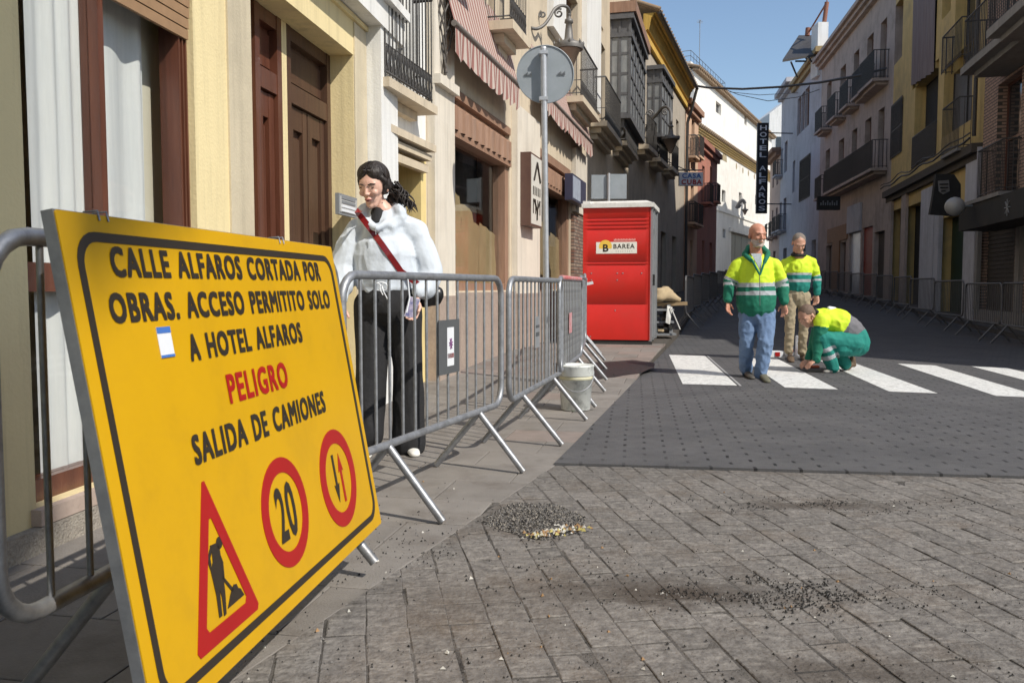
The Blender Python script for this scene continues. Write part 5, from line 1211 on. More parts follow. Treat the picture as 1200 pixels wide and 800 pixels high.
# heap of sacks, boards and crates behind it
Y0 = 15.6; q = gp(784, 391); 
t_ = thing('timber_plank', 'bare timber plank lying across the pile beyond the toilet', 'plank', tuple(W(790, 355, 15.4)))
mb = MB(); a, b = W(764, 357, 15.6), W(805, 355.5, 15.4); mb.tube([a, b], .0, 4) if False else None
mb.box8([a+Vector((0, -.05, -.03)), b+Vector((0, -.05, -.03)), b+Vector((0, .06, -.03)), a+Vector((0, .06, -.03)), a+Vector((0, -.05, .03)), b+Vector((0, -.05, .03)), b+Vector((0, .06, .03)), a+Vector((0, .06, .03))]); mb.build('board', M('raw_timber', (.50, .36, .20), (.42, .29, .15), .8, 5, mapv=(1, 9, 9)), t_)
def lump(name, c, r, mat, label, cat, amp=.25, seed=1, fr=3):
    bm = bmesh.new(); bmesh.ops.create_icosphere(bm, subdivisions=3, radius=1)
    for v in bm.verts:
        k = 1+amp*noise.noise(v.co*fr*.6+Vector((seed, 0, 0))); v.co = Vector((v.co.x*r[0]*k, v.co.y*r[1]*k, max(-r[2]*.8, v.co.z*r[2]*k)))+Vector(c)
    me = bpy.data.meshes.new(name); bm.to_mesh(me); bm.free(); me.materials.append(mat)
    for p in me.polygons: p.use_smooth = True
    return tag(link(name, me), label, cat)
m_sack = M('cement_sack', (.46, .36, .22), (.36, .28, .17), .9, 6, .8, 12)
c = W(775, 345, 15.6); lump('sack', c+Vector((.02, 0, -.02)), (.27, .24, .15), m_sack, 'full tan sack on top of the pile beyond the toilet', 'sack', .75, 3, 2.2)
c = gp(778, 393, .12); lump('small_sack', c+Vector((0, .2, .05)), (.13, .12, .09), m_sack, 'small tan bag on the pavement at the foot of the pile', 'bag', .3, 8)
t_ = thing('pallet_stack', 'stack of dark trays and scraps under the sack beyond the toilet', 'pallet', tuple(gp(775, 388, .12)))
q0 = W(764, 385, 15.3)
for k in range(5):
    mb = MB(); z = gs(15.4)+.06+k*.11; x = q0.x+random.uniform(-.03, .03); mb.box(x, x+.42-.05*(k % 2), 15.3, 15.9, z, z+.035); mb.box(x+.02, x+.09, 15.32, 15.88, z+.035, z+.11); mb.box(x+.3, x+.36, 15.32, 15.88, z+.035, z+.11); mb.build('tray', m_black if k % 2 else m_greyplastic, t_)
mb = MB(); mb.add([W(782, 358, 15.2), W(788, 360, 15.25), W(785, 380, 15.2), W(780, 378, 15.2)], [(0, 1, 2, 3)]); mb.tube([W(786, 360, 15.2), W(797, 386, 15.2)], .012, 5); mb.build('scrap', m_whiteplastic, t_)

# rectangular sign backs on a post behind the toilet
Yp = 15.4; q = W(713, 336, Yp); t_ = thing('rectangular_sign', 'grey rectangular sign seen from behind above the toilet roof', 'sign', (q.x, Yp, gs(Yp)))
for x0, x1, y0, y1 in ((693, 711.5, 205, 233), (713.5, 734.5, 204, 233)):
    mb = MB(); a, b = W(x0, y1, Yp), W(x1, y0, Yp); mb.box(a.x, b.x, Yp, Yp+.03, a.z, b.z); mb.build('panel', m_signgrey, t_)
a, b = W(712.6, 336, Yp-.05), W(712.6, 203, Yp-.05); mb = MB(); mb.tube([(a.x, Yp-.035, gs(Yp)), (a.x, Yp-.035, b.z)], .03, 10); mb.build('post', m_galvpole, t_)

# round sign seen from behind on its post
Yr = 9.1; p0 = W(641, 420, Yr); t_ = thing('round_traffic_sign', 'round traffic sign seen from behind on a tall galvanised post', 'traffic sign', (p0.x, Yr, gs(Yr)))
top = W(637, 57, Yr); mb = MB(); mb.tube([(p0.x+.005, Yr, gs(Yr)-.02), (top.x, Yr, top.z)], .032, 16); mb.lathe((top.x, Yr, top.z), [(.034, -.01), (.034, .01), (.02, .02)], 12); mb.build('post', m_galvpole, t_)
cs = W(639, 87.5, Yr+.07); mb = MB(); RX = Matrix.Rotation(-pi/2, 3, 'X')
mb.lathe(cs, [(.296, .012), (.302, .008), (.304, 0), (.304, -.012), (.297, -.014), (.295, -.002), (.0005, -.002)], 48, 0, RX, False); sd = mb.build('sign_disc', m_signgrey, t_)
for e in (-1,):
    for (cx, cy, k) in ((618.5, 87, 0), (657.5, 86, 1)):
        q = W(cx, cy, Yr+.06); mb = MB(); [mb.box(q.x-.035+.014*i, q.x-.028+.014*i, q.y-.004, q.y+.001, q.z-.02, q.z+.01*(i % 3)) for i in range(6)]; mb.build('small_print', m_plate, t_)
mb = MB()
for py in (62, 116): z = W(637, py, Yr).z; mb.box(top.x-.045, top.x+.045, Yr-.036, Yr+.065, z-.018, z+.018)
mb.build('clamp', m_galvpole, t_)

# ------------------------------------------------------------------ street lanterns on scroll brackets
def lantern(cx, ctop, cdisc, cbot, Y, wallp, label, rw, group, arm, scr):
    c = W(cx, cdisc, Y); zt = W(cx, ctop, Y).z; zb_ = W(cx, cbot, Y).z; zd = c.z; t = thing('street_lantern', label, 'street lamp', (c.x, Y, zb_), group)
    k = rw; mb = MB(); H_ = zt-zd
    mb.lathe((c.x, Y, zd), [(k*.98, -.05), (k, 0), (k*.97, .03*H_/.4), (k*.62, .10*H_), (k*.30, .22*H_), (k*.24, .5*H_), (k*.2, .66*H_), (k*.30, .68*H_), (k*.26, .78*H_), (k*.14, .8*H_), (k*.13, .88*H_), (k*.18, .9*H_), (k*.08, H_)], 20); hd = mb.build('hood', m_lamp, t)
    mb = MB(); [mb.lathe((c.x+k*.98*cos(a), Y+k*.98*sin(a), zd+.02), [(.012, 0), (.02, .03), (.005, .07)], 6) for a in np.linspace(0, 2*pi, 9)[:-1]]; mb.build('finial', m_lamp, hd)
    mb = MB(); hb_ = zd-zb_; mb.lathe((c.x, Y, zb_), [(k*.12, 0), (k*.2, .05*hb_), (k*.82, .93*hb_), (k*.86, hb_-.05)], 20); mb.build('glass', M('dusty_lamp_glass', (.34, .25, .20), (.42, .34, .28), .3, 3), t)
    n_ = len(arm); p_ = [W(x, y, wallp[1]+(Y-wallp[1])*i/(n_-1)) for i, (x, y) in enumerate(arm)]; pts = []
    for i in range(n_-1):
        for q_ in range(5):
            tt_ = q_/5; a_, b_, c_, d_ = p_[max(i-1, 0)], p_[i], p_[i+1], p_[min(i+2, n_-1)]
            pts.append(.5*((2*b_)+(c_-a_)*tt_+(2*a_-5*b_+4*c_-d_)*tt_**2+(3*b_-a_-3*c_+d_)*tt_**3))
    pts.append(p_[-1]); mb = MB(); mb.tube(pts, .03*Y/14.6*.9, 8)
    for x, y, r_, a0, dr in scr:
        cc = W(x, y, Y); r_ = r_*Y/1000; mb.tube([cc+Vector((cos(a)*r_*(1-(a-a0)/12), 0, sin(a)*r_*(1-(a-a0)/12))) for a in np.linspace(a0, a0+8.5, 26)], .016*Y/14.6, 6)
    mb.build('scroll_bracket', m_lamp, t)
m_lamp = M('weathered_lamp_metal', (.20, .19, .18), (.13, .125, .12), .55, 6, metal=.3)
wp = FL2.P(FL2.U(622), .03, FL2.Hh(622, 32))
lantern(666.5, 14, 55, 84, 14.6, wp, 'ornate street lantern on a scroll bracket above the round traffic sign', .25, 'street lanterns of the left row', [(622, 33), (629, 34), (637, 30), (644, 21), (650, 11), (658, 7), (665, 9), (668, 16)], [(626, 21, 6, 0, 1), (655, 16, 5.5, 1, 1), (636, 17, 4, 2, 1)])
wp = FL3.P(FL3.U(757), .03, FL3.Hh(757, 128)); lantern(786, 143, 162, 180, 29.5, wp, 'darker street lantern further along, below the glazed balconies', .31, 'street lanterns of the left row', [(757, 140), (763, 140), (770, 134), (776, 127), (782, 126), (786, 132), (786.5, 144)], [(761, 133, 4, 0, 1), (779, 132, 3.5, 1, 1)])
wp = W(866, 244, 78); lantern(873, 238, 246, 252, 78, wp, 'small distant lantern on the white church wall', .3, 'street lanterns of the left row', [(863, 244), (867, 237), (871, 235), (873, 239)], [(866, 242, 2, 0, 1)])

# ------------------------------------------------------------------ overhead cables
def cable(pts, r, label):
    P_ = [W(*p) for p in pts]; path = []
    for i in range(len(P_)-1):
        a, b = P_[i], P_[i+1]
        for k in range(8): t = k/8; path.append(a.lerp(b, t))
    path.append(P_[-1]); mb = MB(); mb.tube(path, r, 6); tag(mb.build('overhead_cable', m_iron), label, 'cable')
cable([(798, 98, 42), (830, 103, 41), (870, 104.5, 40), (915, 102, 39), (960, 97, 37), (1005, 89, 35), (1040, 80, 33)], .05, 'thick black cable sagging across the street under the sky')
cable([(840, 101, 55), (865, 111, 53), (900, 118.5, 51), (935, 114, 48), (960, 105, 45)], .022, 'lower thin cable sagging beneath the thick one')
cable([(855, 108, 60), (890, 111.5, 58), (935, 109, 52)], .02, 'middle thin cable between the white building and the canopy house')
cable([(690, 144, 20.5), (712, 163, 24), (735, 178, 28), (760, 196, 32)], .03, 'cable bundle under the stone balconies on the left')

# ------------------------------------------------------------------ bucket
q = gp(676, 483); t_ = thing('plastic_bucket', 'dirty white plastic bucket with yellowed band beside the barriers', 'bucket', (q.x, q.y+.14, .005))
c = (q.x, q.y+.14, .006); mb = MB(); mb.lathe(c, [(.118, 0), (.125, .005), (.142, .29), (.150, .292), (.153, .296), (.153, .365), (.157, .37), (.157, .382), (.150, .384), (.146, .376), (.0005, .374)], 36); bk = mb.build('body', m_bucket, t_)
mb = MB(); mb.lathe(c, [(.1435, .262), (.1455, .264), (.147, .288), (.145, .29)], 36); mb.build('band', M('yellowed_band', (.60, .56, .34), (.66, .64, .5), .6, 9), bk)
mb = MB(); mb.tube([Vector(c)+Vector((.153*cos(a), -.153*sin(a)-.01, .33-.16*sin(a))) for a in np.linspace(0, pi, 20)], .0035, 6); mb.build('handle', m_galv, bk)

# ------------------------------------------------------------------ people
def cone(p0, r0, p1, r1, ax=None, k=1.0):
    return ('c', Vector(p0), r0, Vector(p1), r1, ax, k)
def ell(c, r, mx=None):
    return ('e', Vector(c), Vector(r), mx or Matrix.Identity(3))
def prim_mesh(bm, p):
    if p[0] == 'e':
        _, c, r, mx = p; ret = bmesh.ops.create_icosphere(bm, subdivisions=3, radius=1)
        for v in ret['verts']: v.co = c + mx @ Vector((v.co.x*r.x, v.co.y*r.y, v.co.z*r.z))
        return
    _, a, ra, b, rb, ax, k = p; d = b-a; L_ = max(d.length, 1e-5); t = d/L_; x = t.orthogonal().normalized(); y = t.cross(x); n = 14; rings = []
    for i in range(5): th_ = -pi/2+pi/2*i/4; rings.append((ra*sin(th_), max(ra*cos(th_), 1e-5)))
    for i in range(1, 4): rings.append((L_*i/4, ra+(rb-ra)*i/4))
    for i in range(5): th_ = pi/2*i/4; rings.append((L_+rb*sin(th_), max(rb*cos(th_), 1e-5)))
    vs = []
    for z, r in rings:
        row = []
        for j in range(n):
            off_ = (x*cos(2*pi*j/n)+y*sin(2*pi*j/n))*r
            if ax is not None: A = Vector(ax).normalized(); off_ = off_+A*(off_.dot(A))*(k-1)
            row.append(bm.verts.new(a+t*z+off_))
        vs.append(row)
    for i in range(len(vs)-1):
        for j in range(n): bm.faces.new((vs[i][j], vs[i][(j+1) % n], vs[i+1][(j+1) % n], vs[i+1][j]))
    bm.faces.new(list(reversed(vs[0]))); bm.faces.new(vs[-1])
def blob(name, prims, voxel, mats, parent, smooth=3, zone=None, wrinkle=0, wf=9, label=None, wdir=(1, 1, 1), post=None):
    bm = bmesh.new()
    for p in prims: prim_mesh(bm, p)
    me = bpy.data.meshes.new('tmp'); bm.to_mesh(me); bm.free(); ob = bpy.data.objects.new('tmp', me); COL.objects.link(ob)
    m = ob.modifiers.new('r', 'REMESH'); m.mode = 'VOXEL'; m.voxel_size = voxel; m.use_smooth_shade = True
    if smooth: s = ob.modifiers.new('s', 'SMOOTH'); s.factor = .5; s.iterations = smooth
    me2 = bpy.data.meshes.new_from_object(ob.evaluated_get(bpy.context.evaluated_depsgraph_get())); bpy.data.objects.remove(ob); bpy.data.meshes.remove(me)
    me2.name = name; me2.materials.clear()
    for mt in (mats if isinstance(mats, (list, tuple)) else [mats]): me2.materials.append(mt)
    n = len(me2.vertices); co = np.empty(n*3, np.float32); me2.vertices.foreach_get('co', co); co = co.reshape(-1, 3)
    if wrinkle or post:
        no = np.empty(n*3, np.float32); me2.vertex_normals.foreach_get('vector', no); no = no.reshape(-1, 3)
        if wrinkle:
            d = np.array([noise.noise(Vector((c[0]*wf*wdir[0], c[1]*wf*wdir[1], c[2]*wf*wdir[2])))+.5*noise.noise(Vector((c[0]*wf*2.3*wdir[0], c[1]*wf*2.3, c[2]*wf*2.3*wdir[2]+9))) for c in co])
            d = (-np.abs(d)**.8*2+.5)*.6; co = co+no*(d*wrinkle)[:, None]
        me2.vertices.foreach_set('co', co.ravel())
    me2.polygons.foreach_set('use_smooth', [True]*len(me2.polygons))
    if zone:
        nf = len(me2.polygons); c = np.empty(nf*3, np.float32); me2.polygons.foreach_get('center', c); c = c.reshape(-1, 3)
        me2.polygons.foreach_set('material_index', zone(c).astype(np.int32))
    me2.update(); return link(name, me2, parent, None, label)
def seg_t(c, a, b):
    a = np.array(a); b = np.array(b); d = b-a; t = np.clip((c-a)@d/(d@d), 0, 1); dist = np.linalg.norm(c-a-t[:, None]*d, axis=1); return t, dist
def hand(wr, di, nrm_, side, s=1.0, curl=.5, bend=None):
    # side: +1 when the thumb lies towards nrm x di
    wr = Vector(wr); di = Vector(di).normalized(); nr = (Vector(nrm_)-di*Vector(nrm_).dot(di)).normalized(); sd = nr.cross(di)*side
    P_ = []; pk = wr+di*.085*s
    P_.append(cone(wr, .024*s, wr+di*.05*s+sd*.004, .033*s, nr, .55)); P_.append(cone(wr+di*.05*s, .034*s, pk-di*.012*s, .036*s, nr, .45))
    for i, (o, l) in enumerate(((.030, .072), (.010, .080), (-.011, .075), (-.030, .060))):
        b0 = pk+sd*o*s-di*.008*s; c1 = curl*(.7+.12*i); d0 = (di*cos(c1*.6)+nr*sin(c1*.6)); b1 = b0+d0*l*.45*s; d1_ = di*cos(c1*1.5)+nr*sin(c1*1.5); b2 = b1+d1_*l*.32*s; d2_ = di*cos(c1*2.3)+nr*sin(c1*2.3); b3 = b2+d2_*l*.23*s
        P_ += [cone(b0, .0095*s, b1, .0088*s), cone(b1, .0088*s, b2, .008*s), cone(b2, .008*s, b3, .0068*s)]
    t0 = wr+di*.022*s+sd*.026*s; t1 = t0+(di*.6+sd*.62+nr*.35).normalized()*.04*s; t2 = t1+(di*.85+sd*.1+nr*.4).normalized()*.032*s
    P_ += [cone(t0, .013*s, t1, .0115*s), cone(t1, .0108*s, t2, .0085*s)]
    return P_
class Head:
    def __init__(s, pos, yaw, pitch, sc=1.0, roll=0):
        # face looks along local -y; yaw>0 turns towards image left (-x)
        s.p = Vector(pos); s.s = sc; s.R = Matrix.Rotation(-yaw, 3, 'Z') @ Matrix.Rotation(roll, 3, 'Y') @ Matrix.Rotation(pitch, 3, 'X')
    def q(s, x, y, z): return s.p+s.R @ (Vector((x, y, z))*s.s)
    def e(s, c, r, rot=None): return ell(s.q(*c), Vector(r)*s.s, s.R @ rot if rot else s.R)
    def prims(s, jaw=1.0, nose=1.0, ears=True, brow=1.0, neck=.05):
        k = s.s; o = [s.e((0, .012, .045), (.075, .093, .082)), s.e((0, -.03, .02), (.066, .062, .075)), s.e((0, -.035, -.035), (.052*jaw, .048, .052)), cone(s.q(0, -.05, -.065), .030*k*jaw, s.q(0, -.062, -.084), .02*k*jaw),
             cone(s.q(.035*jaw, -.02, -.04), .030*k*jaw, s.q(.02*jaw, -.05, -.08), .022*k*jaw), cone(s.q(-.035*jaw, -.02, -.04), .030*k*jaw, s.q(-.02*jaw, -.05, -.08), .022*k*jaw),
             cone(s.q(0, -.088, .022), .0085*k, s.q(0, -.106, -.012), .0115*k*nose), s.e((.010, -.098, -.015), (.008, .009, .007)), s.e((-.010, -.098, -.015), (.008, .009, .007)),
             s.e((.033, -.070, -.01), (.024, .018, .02)), s.e((-.033, -.070, -.01), (.024, .018, .02)),
             cone(s.q(-.046, -.073, .040), .0095*k*brow, s.q(-.012, -.088+.004*(1-brow), .036), .009*k*brow), cone(s.q(.046, -.073, .040), .0095*k*brow, s.q(.012, -.088+.004*(1-brow), .036), .009*k*brow),
             s.e((0, -.086, -.040), (.021, .012, .0085)), s.e((0, -.083, -.051), (.018, .012, .0075)),
             cone(s.q(0, .01, -.03), neck*k, s.q(0, .03, -.11), neck*.96*k)]
        if ears: o += [s.e((.076, .012, .004), (.011, .018, .031)), s.e((-.076, .012, .004), (.011, .018, .031))]
        return o
    def face(s, parent, brow, lip=m_lip, closed=True, vox=.0025):
        k = s.s; fat = 1.0 if lip else .6
        for sg_ in (1, -1):
            mb = MB(); pts = [s.q(sg_*(.032+.013*cos(a)), -.0850+.008*abs(cos(a))**2, .0225+(.0035 if not closed else .003)*sin(a)-.001*abs(cos(a))) for a in np.linspace(0, 2*pi, 12)[:-1]]
            mb.add([p+s.R @ Vector((0, -.0015, 0)) for p in pts], [tuple(range(11))]); mb.add([p+s.R @ Vector((0, -.0015, 0)) for p in pts], [tuple(reversed(range(11)))]); mb.build('eye', m_eye, parent)
            mb = MB(); mb.tube([s.q(sg_*.013, -.0945, .036), s.q(sg_*.03, -.090, .042), s.q(sg_*.05, -.0735, .038)], [.003*k*fat, .0036*k*fat, .002*k*fat], 6); mb.build('eyebrow', brow, parent)
        if lip:
            mb = MB(); mb.tube([s.q(-.022, -.083, -.0455), s.q(-.011, -.095, -.041), s.q(0, -.098, -.0425), s.q(.011, -.095, -.041), s.q(.022, -.083, -.0455)], [.002*k, .0042*k, .0042*k, .0042*k, .002*k], 6)
            mb.tube([s.q(-.018, -.085, -.0475), s.q(0, -.0955, -.0525), s.q(.018, -.085, -.0475)], [.002*k, .0052*k, .002*k], 6); mb.build('lips', lip, parent)
            mb = MB(); mb.tube([s.q(-.020, -.0865, -.0465), s.q(0, -.1005, -.0475), s.q(.020, -.0865, -.0465)], .0011*k, 5); mb.build('mouth_line', m_eye, parent)
def shoe(parent, heel, toe, mat, w=.045, h=.06, sole=None, label=None):
    heel = Vector(heel); toe = Vector(toe); d = (toe-heel); d.z = 0; d.normalize(); up = Vector((0, 0, 1)); L_ = (toe-heel).length
    b = min(heel.z, toe.z)
    P_ = [cone(heel+up*.03+d*.01, .036, heel+d*L_*.45+up*.034, .042, up, .8), cone(heel+d*L_*.45+up*.03, w*.95, toe-d*.03+up*.018, w*.75, up, .62), cone(heel+up*.05+d*.02, .038, heel+d*.03+up*.1, .04)]
    blob('shoe', P_, .008, mat, parent, 2, label=label)

# --- the woman
Yw = 5.32
wm = thing('person', 'woman in pale hoodie and black trousers with red cross strap walking behind the barrier', 'person', (W(458, 400, Yw).x, Yw, 0))
def w(x, y, dy=0): return W(x, y, Yw+dy)
hd = Head(w(438, 221, -.02), radians(17), radians(17), 1.10)
neck0 = w(449, 247, .04); chest = w(452, 275, .06); belly = w(452, 318, .05); pel = w(455, 345, .04)
shL, shR = w(419, 270, .06), w(487, 270, .06); elL, elR = w(404, 314, .03), w(504, 320, .05); wrL, wrR = w(399, 350, -.10), w(490, 346, -.1)
hipL, hipR = w(436, 358, .04), w(473, 358, .04); knL, knR = w(436, 430, -.02), w(478, 430, .02); anL, anR = w(434, 506, -.05), w(480, 514, .05)
bodyp = hd.prims(.80, .72, True, .45, .043)+[cone(hd.q(0, .03, -.08), .045, neck0, .058), cone(neck0, .06, chest, .10, (0, 1, 0), .8), cone(chest, .13, belly, .11), cone(belly, .11, pel, .13), cone(shL, .05, elL, .04), cone(elL, .04, wrL, .026), cone(shR, .05, elR, .04), cone(elR, .04, wrR, .026), cone(chest, .1, shL, .05), cone(chest, .1, shR, .05),
                           cone(hipL, .085, knL, .06), cone(knL, .055, anL, .04), cone(hipR, .085, knR, .06), cone(knR, .055, anR, .04), cone(pel, .12, hipL, .085), cone(pel, .12, hipR, .085)]
hR = wrR+Vector((-.012, -.02, -.03)); bodyp += hand(hR, (-.12, -.25, -1), (-.5, -.8, .1), 1, 1.02, .75); bodyp += hand(wrL+Vector((0, -.01, -.03)), (.0, -.2, -1), (.8, -.3, 0), 1, 1.0, .5)
bd_ = blob('body', bodyp, .0048, m_skinpale, wm, 2); hd.face(bd_, m_hairblack, closed=True)
# hoodie: wide, slightly cropped, gathered at the hem
hoodp = [cone(w(452, 268, .07), .135, w(452, 300, .07), .20, (1, 0, 0), 1.12), cone(w(452, 300, .07), .20, w(453, 322, .06), .195, (1, 0, 0), 1.08), cone(w(453, 322, .06), .195, w(454, 332, .05), .178, (1, 0, 0), 1.05),
         cone(w(426, 268, .06), .072, w(480, 268, .06), .074), cone(w(447, 255, .06), .078, chest, .15), cone(w(432, 262, .05), .06, w(420, 276, .05), .075), cone(w(470, 260, .05), .06, w(486, 276, .05), .078),
         cone(shL, .074, w(410, 292, .05), .092), cone(w(410, 292, .05), .092, elL, .092), cone(elL, .092, w(400, 337, -.05), .07), cone(w(400, 337, -.05), .068, wrL, .042),
         cone(shR, .076, w(495, 294, .06), .086), cone(w(495, 294, .06), .086, elR, .086), cone(elR, .086, w(498, 338, -.02), .07), cone(w(498, 338, -.02), .068, wrR+Vector((.0, 0, .02)), .042),
         cone(w(424, 256, .0), .030, w(428, 247, .10), .042), cone(w(470, 252, .0), .036, w(466, 240, .12), .048), cone(w(428, 247, .12), .05, w(466, 240, .14), .056), cone(w(425, 257, .0), .028, w(439, 268, -.10), .018), cone(w(471, 254, .0), .034, w(441, 268, -.11), .018), cone(w(471, 256, .02), .04, w(460, 266, -.05), .035), cone(w(469, 249, .0), .04, w(464, 243, .10), .05)]
hood = blob('hoodie', hoodp, .0085, m_hoodie, wm, 4, wrinkle=.012, wf=6.5, wdir=(1.2, 1, .6))
mb = MB(); mb.tube([w(440, 266, -.145), w(440.5, 275, -.155)], .0025, 6); mb.build('zip', m_galv, hood)
blob('collar', [cone(w(445, 250, .03), .056, w(444, 261, .0), .060, (1, 0, 0), 1.0)], .006, m_blackcloth, wm, 2)
trp = [cone(w(454, 334, .05), .16, w(455, 356, .04), .172, (1, 0, 0), 1.05), cone(hipL, .115, knL, .098), cone(knL, .098, w(430, 508, -.05), .105), cone(hipR, .115, knR, .098), cone(knR, .098, w(479, 519, .04), .108), cone(w(455, 350, .04), .15, hipL, .11), cone(w(455, 350, .04), .15, hipR, .11)]
tr = blob('trousers', trp, .009, m_blackcloth, wm, 4, wrinkle=.012, wf=5, wdir=(1.3, 1.3, .4))
mb = MB(); c = w(447, 332, -.165)
mb.tube([c+Vector((-.03, 0, 0)), c+Vector((0, -.012, .008)), c+Vector((.03, 0, .0))], .004, 6)
for s_ in (-1, 1): mb.tube([c+Vector((.012*cos(a)*1.4+.02*s_, -.012, -.02+.022*sin(a))) for a in np.linspace(0, 2*pi, 10)], .003, 5)
mb.tube([c, c+Vector((.015, -.015, -.05)), c+Vector((.04, -.012, -.10))], .0035, 6); mb.tube([c, c+Vector((-.005, -.015, -.04)), c+Vector((.01, -.012, -.07))], .0035, 6); mb.build('drawstring', m_stickw, tr)
for a, b in ((w(480, 519, .10), w(487, 531, -.12)), (w(432, 511, .02), w(428, 530, -.18))):
    a.z = .0; b.z = .0; shoe(wm, a, b, m_shoewhite, .047)
# strap wrapped over the hoodie, and the bag behind her hip
dg = bpy.context.evaluated_depsgraph_get()
from mathutils.bvhtree import BVHTree
bv = BVHTree.FromObject(hood, dg)
pts = []
for k in range(22):
    t = k/21; px, py = 419+(470-419)*t**.95, 249+(318-249)*t; r = ray(px, py).normalized(); Minv = hood.matrix_world.inverted()
    hit = bv.ray_cast(CP, r)
    pts.append((hit[0] if hit[0] else w(px, py, -.17))-r*.008)
pts = [pts[0]]+[(pts[i-1]+pts[i]*2+pts[i+1])/4 for i in range(1, len(pts)-1)]+[pts[-1]]
pts = [pts[0]+Vector((.004, .06, .022))]+pts+[pts[-1]+Vector((.10, .04, -.08))]
def strap(pts, wd, th, mat, name, parent):
    mb = MB(); vs = []; n = len(pts)
    for i, p in enumerate(pts):
        t = (pts[min(i+1, n-1)]-pts[max(i-1, 0)]).normalized(); vd = (p-CP).normalized(); s_ = t.cross(vd).normalized()
        for a, b in ((-wd/2, 0), (wd/2, 0), (wd/2, th), (-wd/2, th)): vs.append(p+s_*a+vd*b)
    mb.add(vs, [(i*4+j, i*4+(j+1) % 4, (i+1)*4+(j+1) % 4, (i+1)*4+j) for i in range(n-1) for j in range(4)]+[(0, 1, 2, 3), (4*n-1, 4*n-2, 4*n-3, 4*n-4)]); return mb.build(name, mat, parent)
bag = thing('shoulder_bag', 'black shoulder bag on a glossy red strap worn by the woman', 'bag', tuple(w(500, 352, .05)))
strap(pts, .036, .006, m_strap, 'strap', bag)
blob('bag_body', [cone(w(497, 349, .04), .035, w(513, 345, .1), .04, (0, 0, 1), 1.3), cone(w(498, 354, .06), .035, w(512, 352, .1), .03)], .007, M('black_leather', (.012, .011, .011), rough=.35), bag, 2, wrinkle=.005, wf=12)
# phone in her hand
pc = hR+Vector((-.02, -.055, -.055)); Rm = Matrix.Translation(pc) @ Matrix.Rotation(radians(18), 4, 'Z') @ Matrix.Rotation(radians(16), 4, 'Y')
ph_ = thing('mobile_phone', 'mobile phone held low in the woman\'s hand', 'phone', tuple(pc)); mb = MB(); mb.box(-.034, .034, -.004, .004, -.05, .075, 0, Rm); c_ = mb.build('case', M('phone_case', (.45, .43, .55), (.6, .58, .62), .3, 30), ph_)
mb = MB(); mb.box(-.030, .030, -.0055, -.004, -.045, .07, 0, Rm); mb.build('screen', M('phone_back_blue', (.10, .12, .28), (.5, .45, .55), .2, 40), c_)
# hair: centre parting, swept back, loose waves behind the ear
hq_ = hd
hair = [hq_.e((0, .030, .066), (.0835, .090, .080)), hq_.e((0, .050, .03), (.082, .075, .085)), hq_.e((.024, .004, .083), (.057, .076, .060)), hq_.e((-.024, .004, .083), (.057, .076, .060)), hq_.e((.055, .03, .02), (.040, .055, .06)),
        cone(hq_.q(.012, -.066, .112), .009, hq_.q(.050, -.046, .085), .014), cone(hq_.q(-.012, -.066, .112), .009, hq_.q(-.050, -.046, .085), .014), cone(hq_.q(.050, -.046, .085), .014, hq_.q(.075, -.01, .045), .021), cone(hq_.q(.073, -.01, .045), .018, hq_.q(.080, .025, .0), .022), cone(hq_.q(-.050, -.046, .085), .014, hq_.q(-.073, -.01, .045), .019), cone(hq_.q(-.073, -.01, .045), .018, hq_.q(-.080, .025, .0), .022),
        cone(w(460, 222, .06), .034, w(466, 234, .09), .030), cone(w(466, 234, .09), .028, w(472, 246, .10), .018), cone(w(458, 232, .07), .026, w(463, 241, .07), .016)]
hb2 = blob('hair', hair, .005, m_hairblack, wm, 2, wrinkle=.0035, wf=22, wdir=(1.6, 1, .35))
random.seed(11)
mb = MB()
for sd_ in (1, -1):
    for k in range(30):
        y0 = -.074+.125*k/29; ps = []
        for ph in range(4, 108, 8):
            yy = y0+.07*(ph/105)**1.3+random.uniform(-.0012, .0012); s2 = sqrt(max(.05, 1-(yy/.102)**2)); a_ = radians(ph)
            ps.append(hd.q(sd_*.0865*s2*sin(a_), .015+yy, .058+.0905*s2*cos(a_)))
        mb.tube(ps, [.0022]+[.0042+random.uniform(-.0006, .0006)]*(len(ps)-2)+[.002], 5)
for k in range(60):                      # loose wavy locks behind the ear
    a_ = w(random.uniform(454, 465), random.uniform(212, 228), random.uniform(.0, .12)); e_ = w(random.uniform(458, 487), random.uniform(238, 251), random.uniform(.0, .14)); ps = []; wv = random.uniform(0, 6)
    for i in range(10):
        t = i/9; q = a_.lerp(e_, t); ps.append(q+Vector((.016*sin(t*7+wv)+.02*sin(pi*t), .01*cos(t*6+wv), .010*sin(pi*t))))
    mb.tube(ps, [.005]+[.0062]*6+[.005, .0035, .0012], 5)
mb.build('strands', m_hairblack, hb2)
mb = MB(); q = hd.q(.086, .0, -.028); mb.lathe((q.x, q.y-.004, q.z), [(.002, -.005), (.005, 0), (.002, .005)], 8); mb.build('earring', m_galv, hb2)

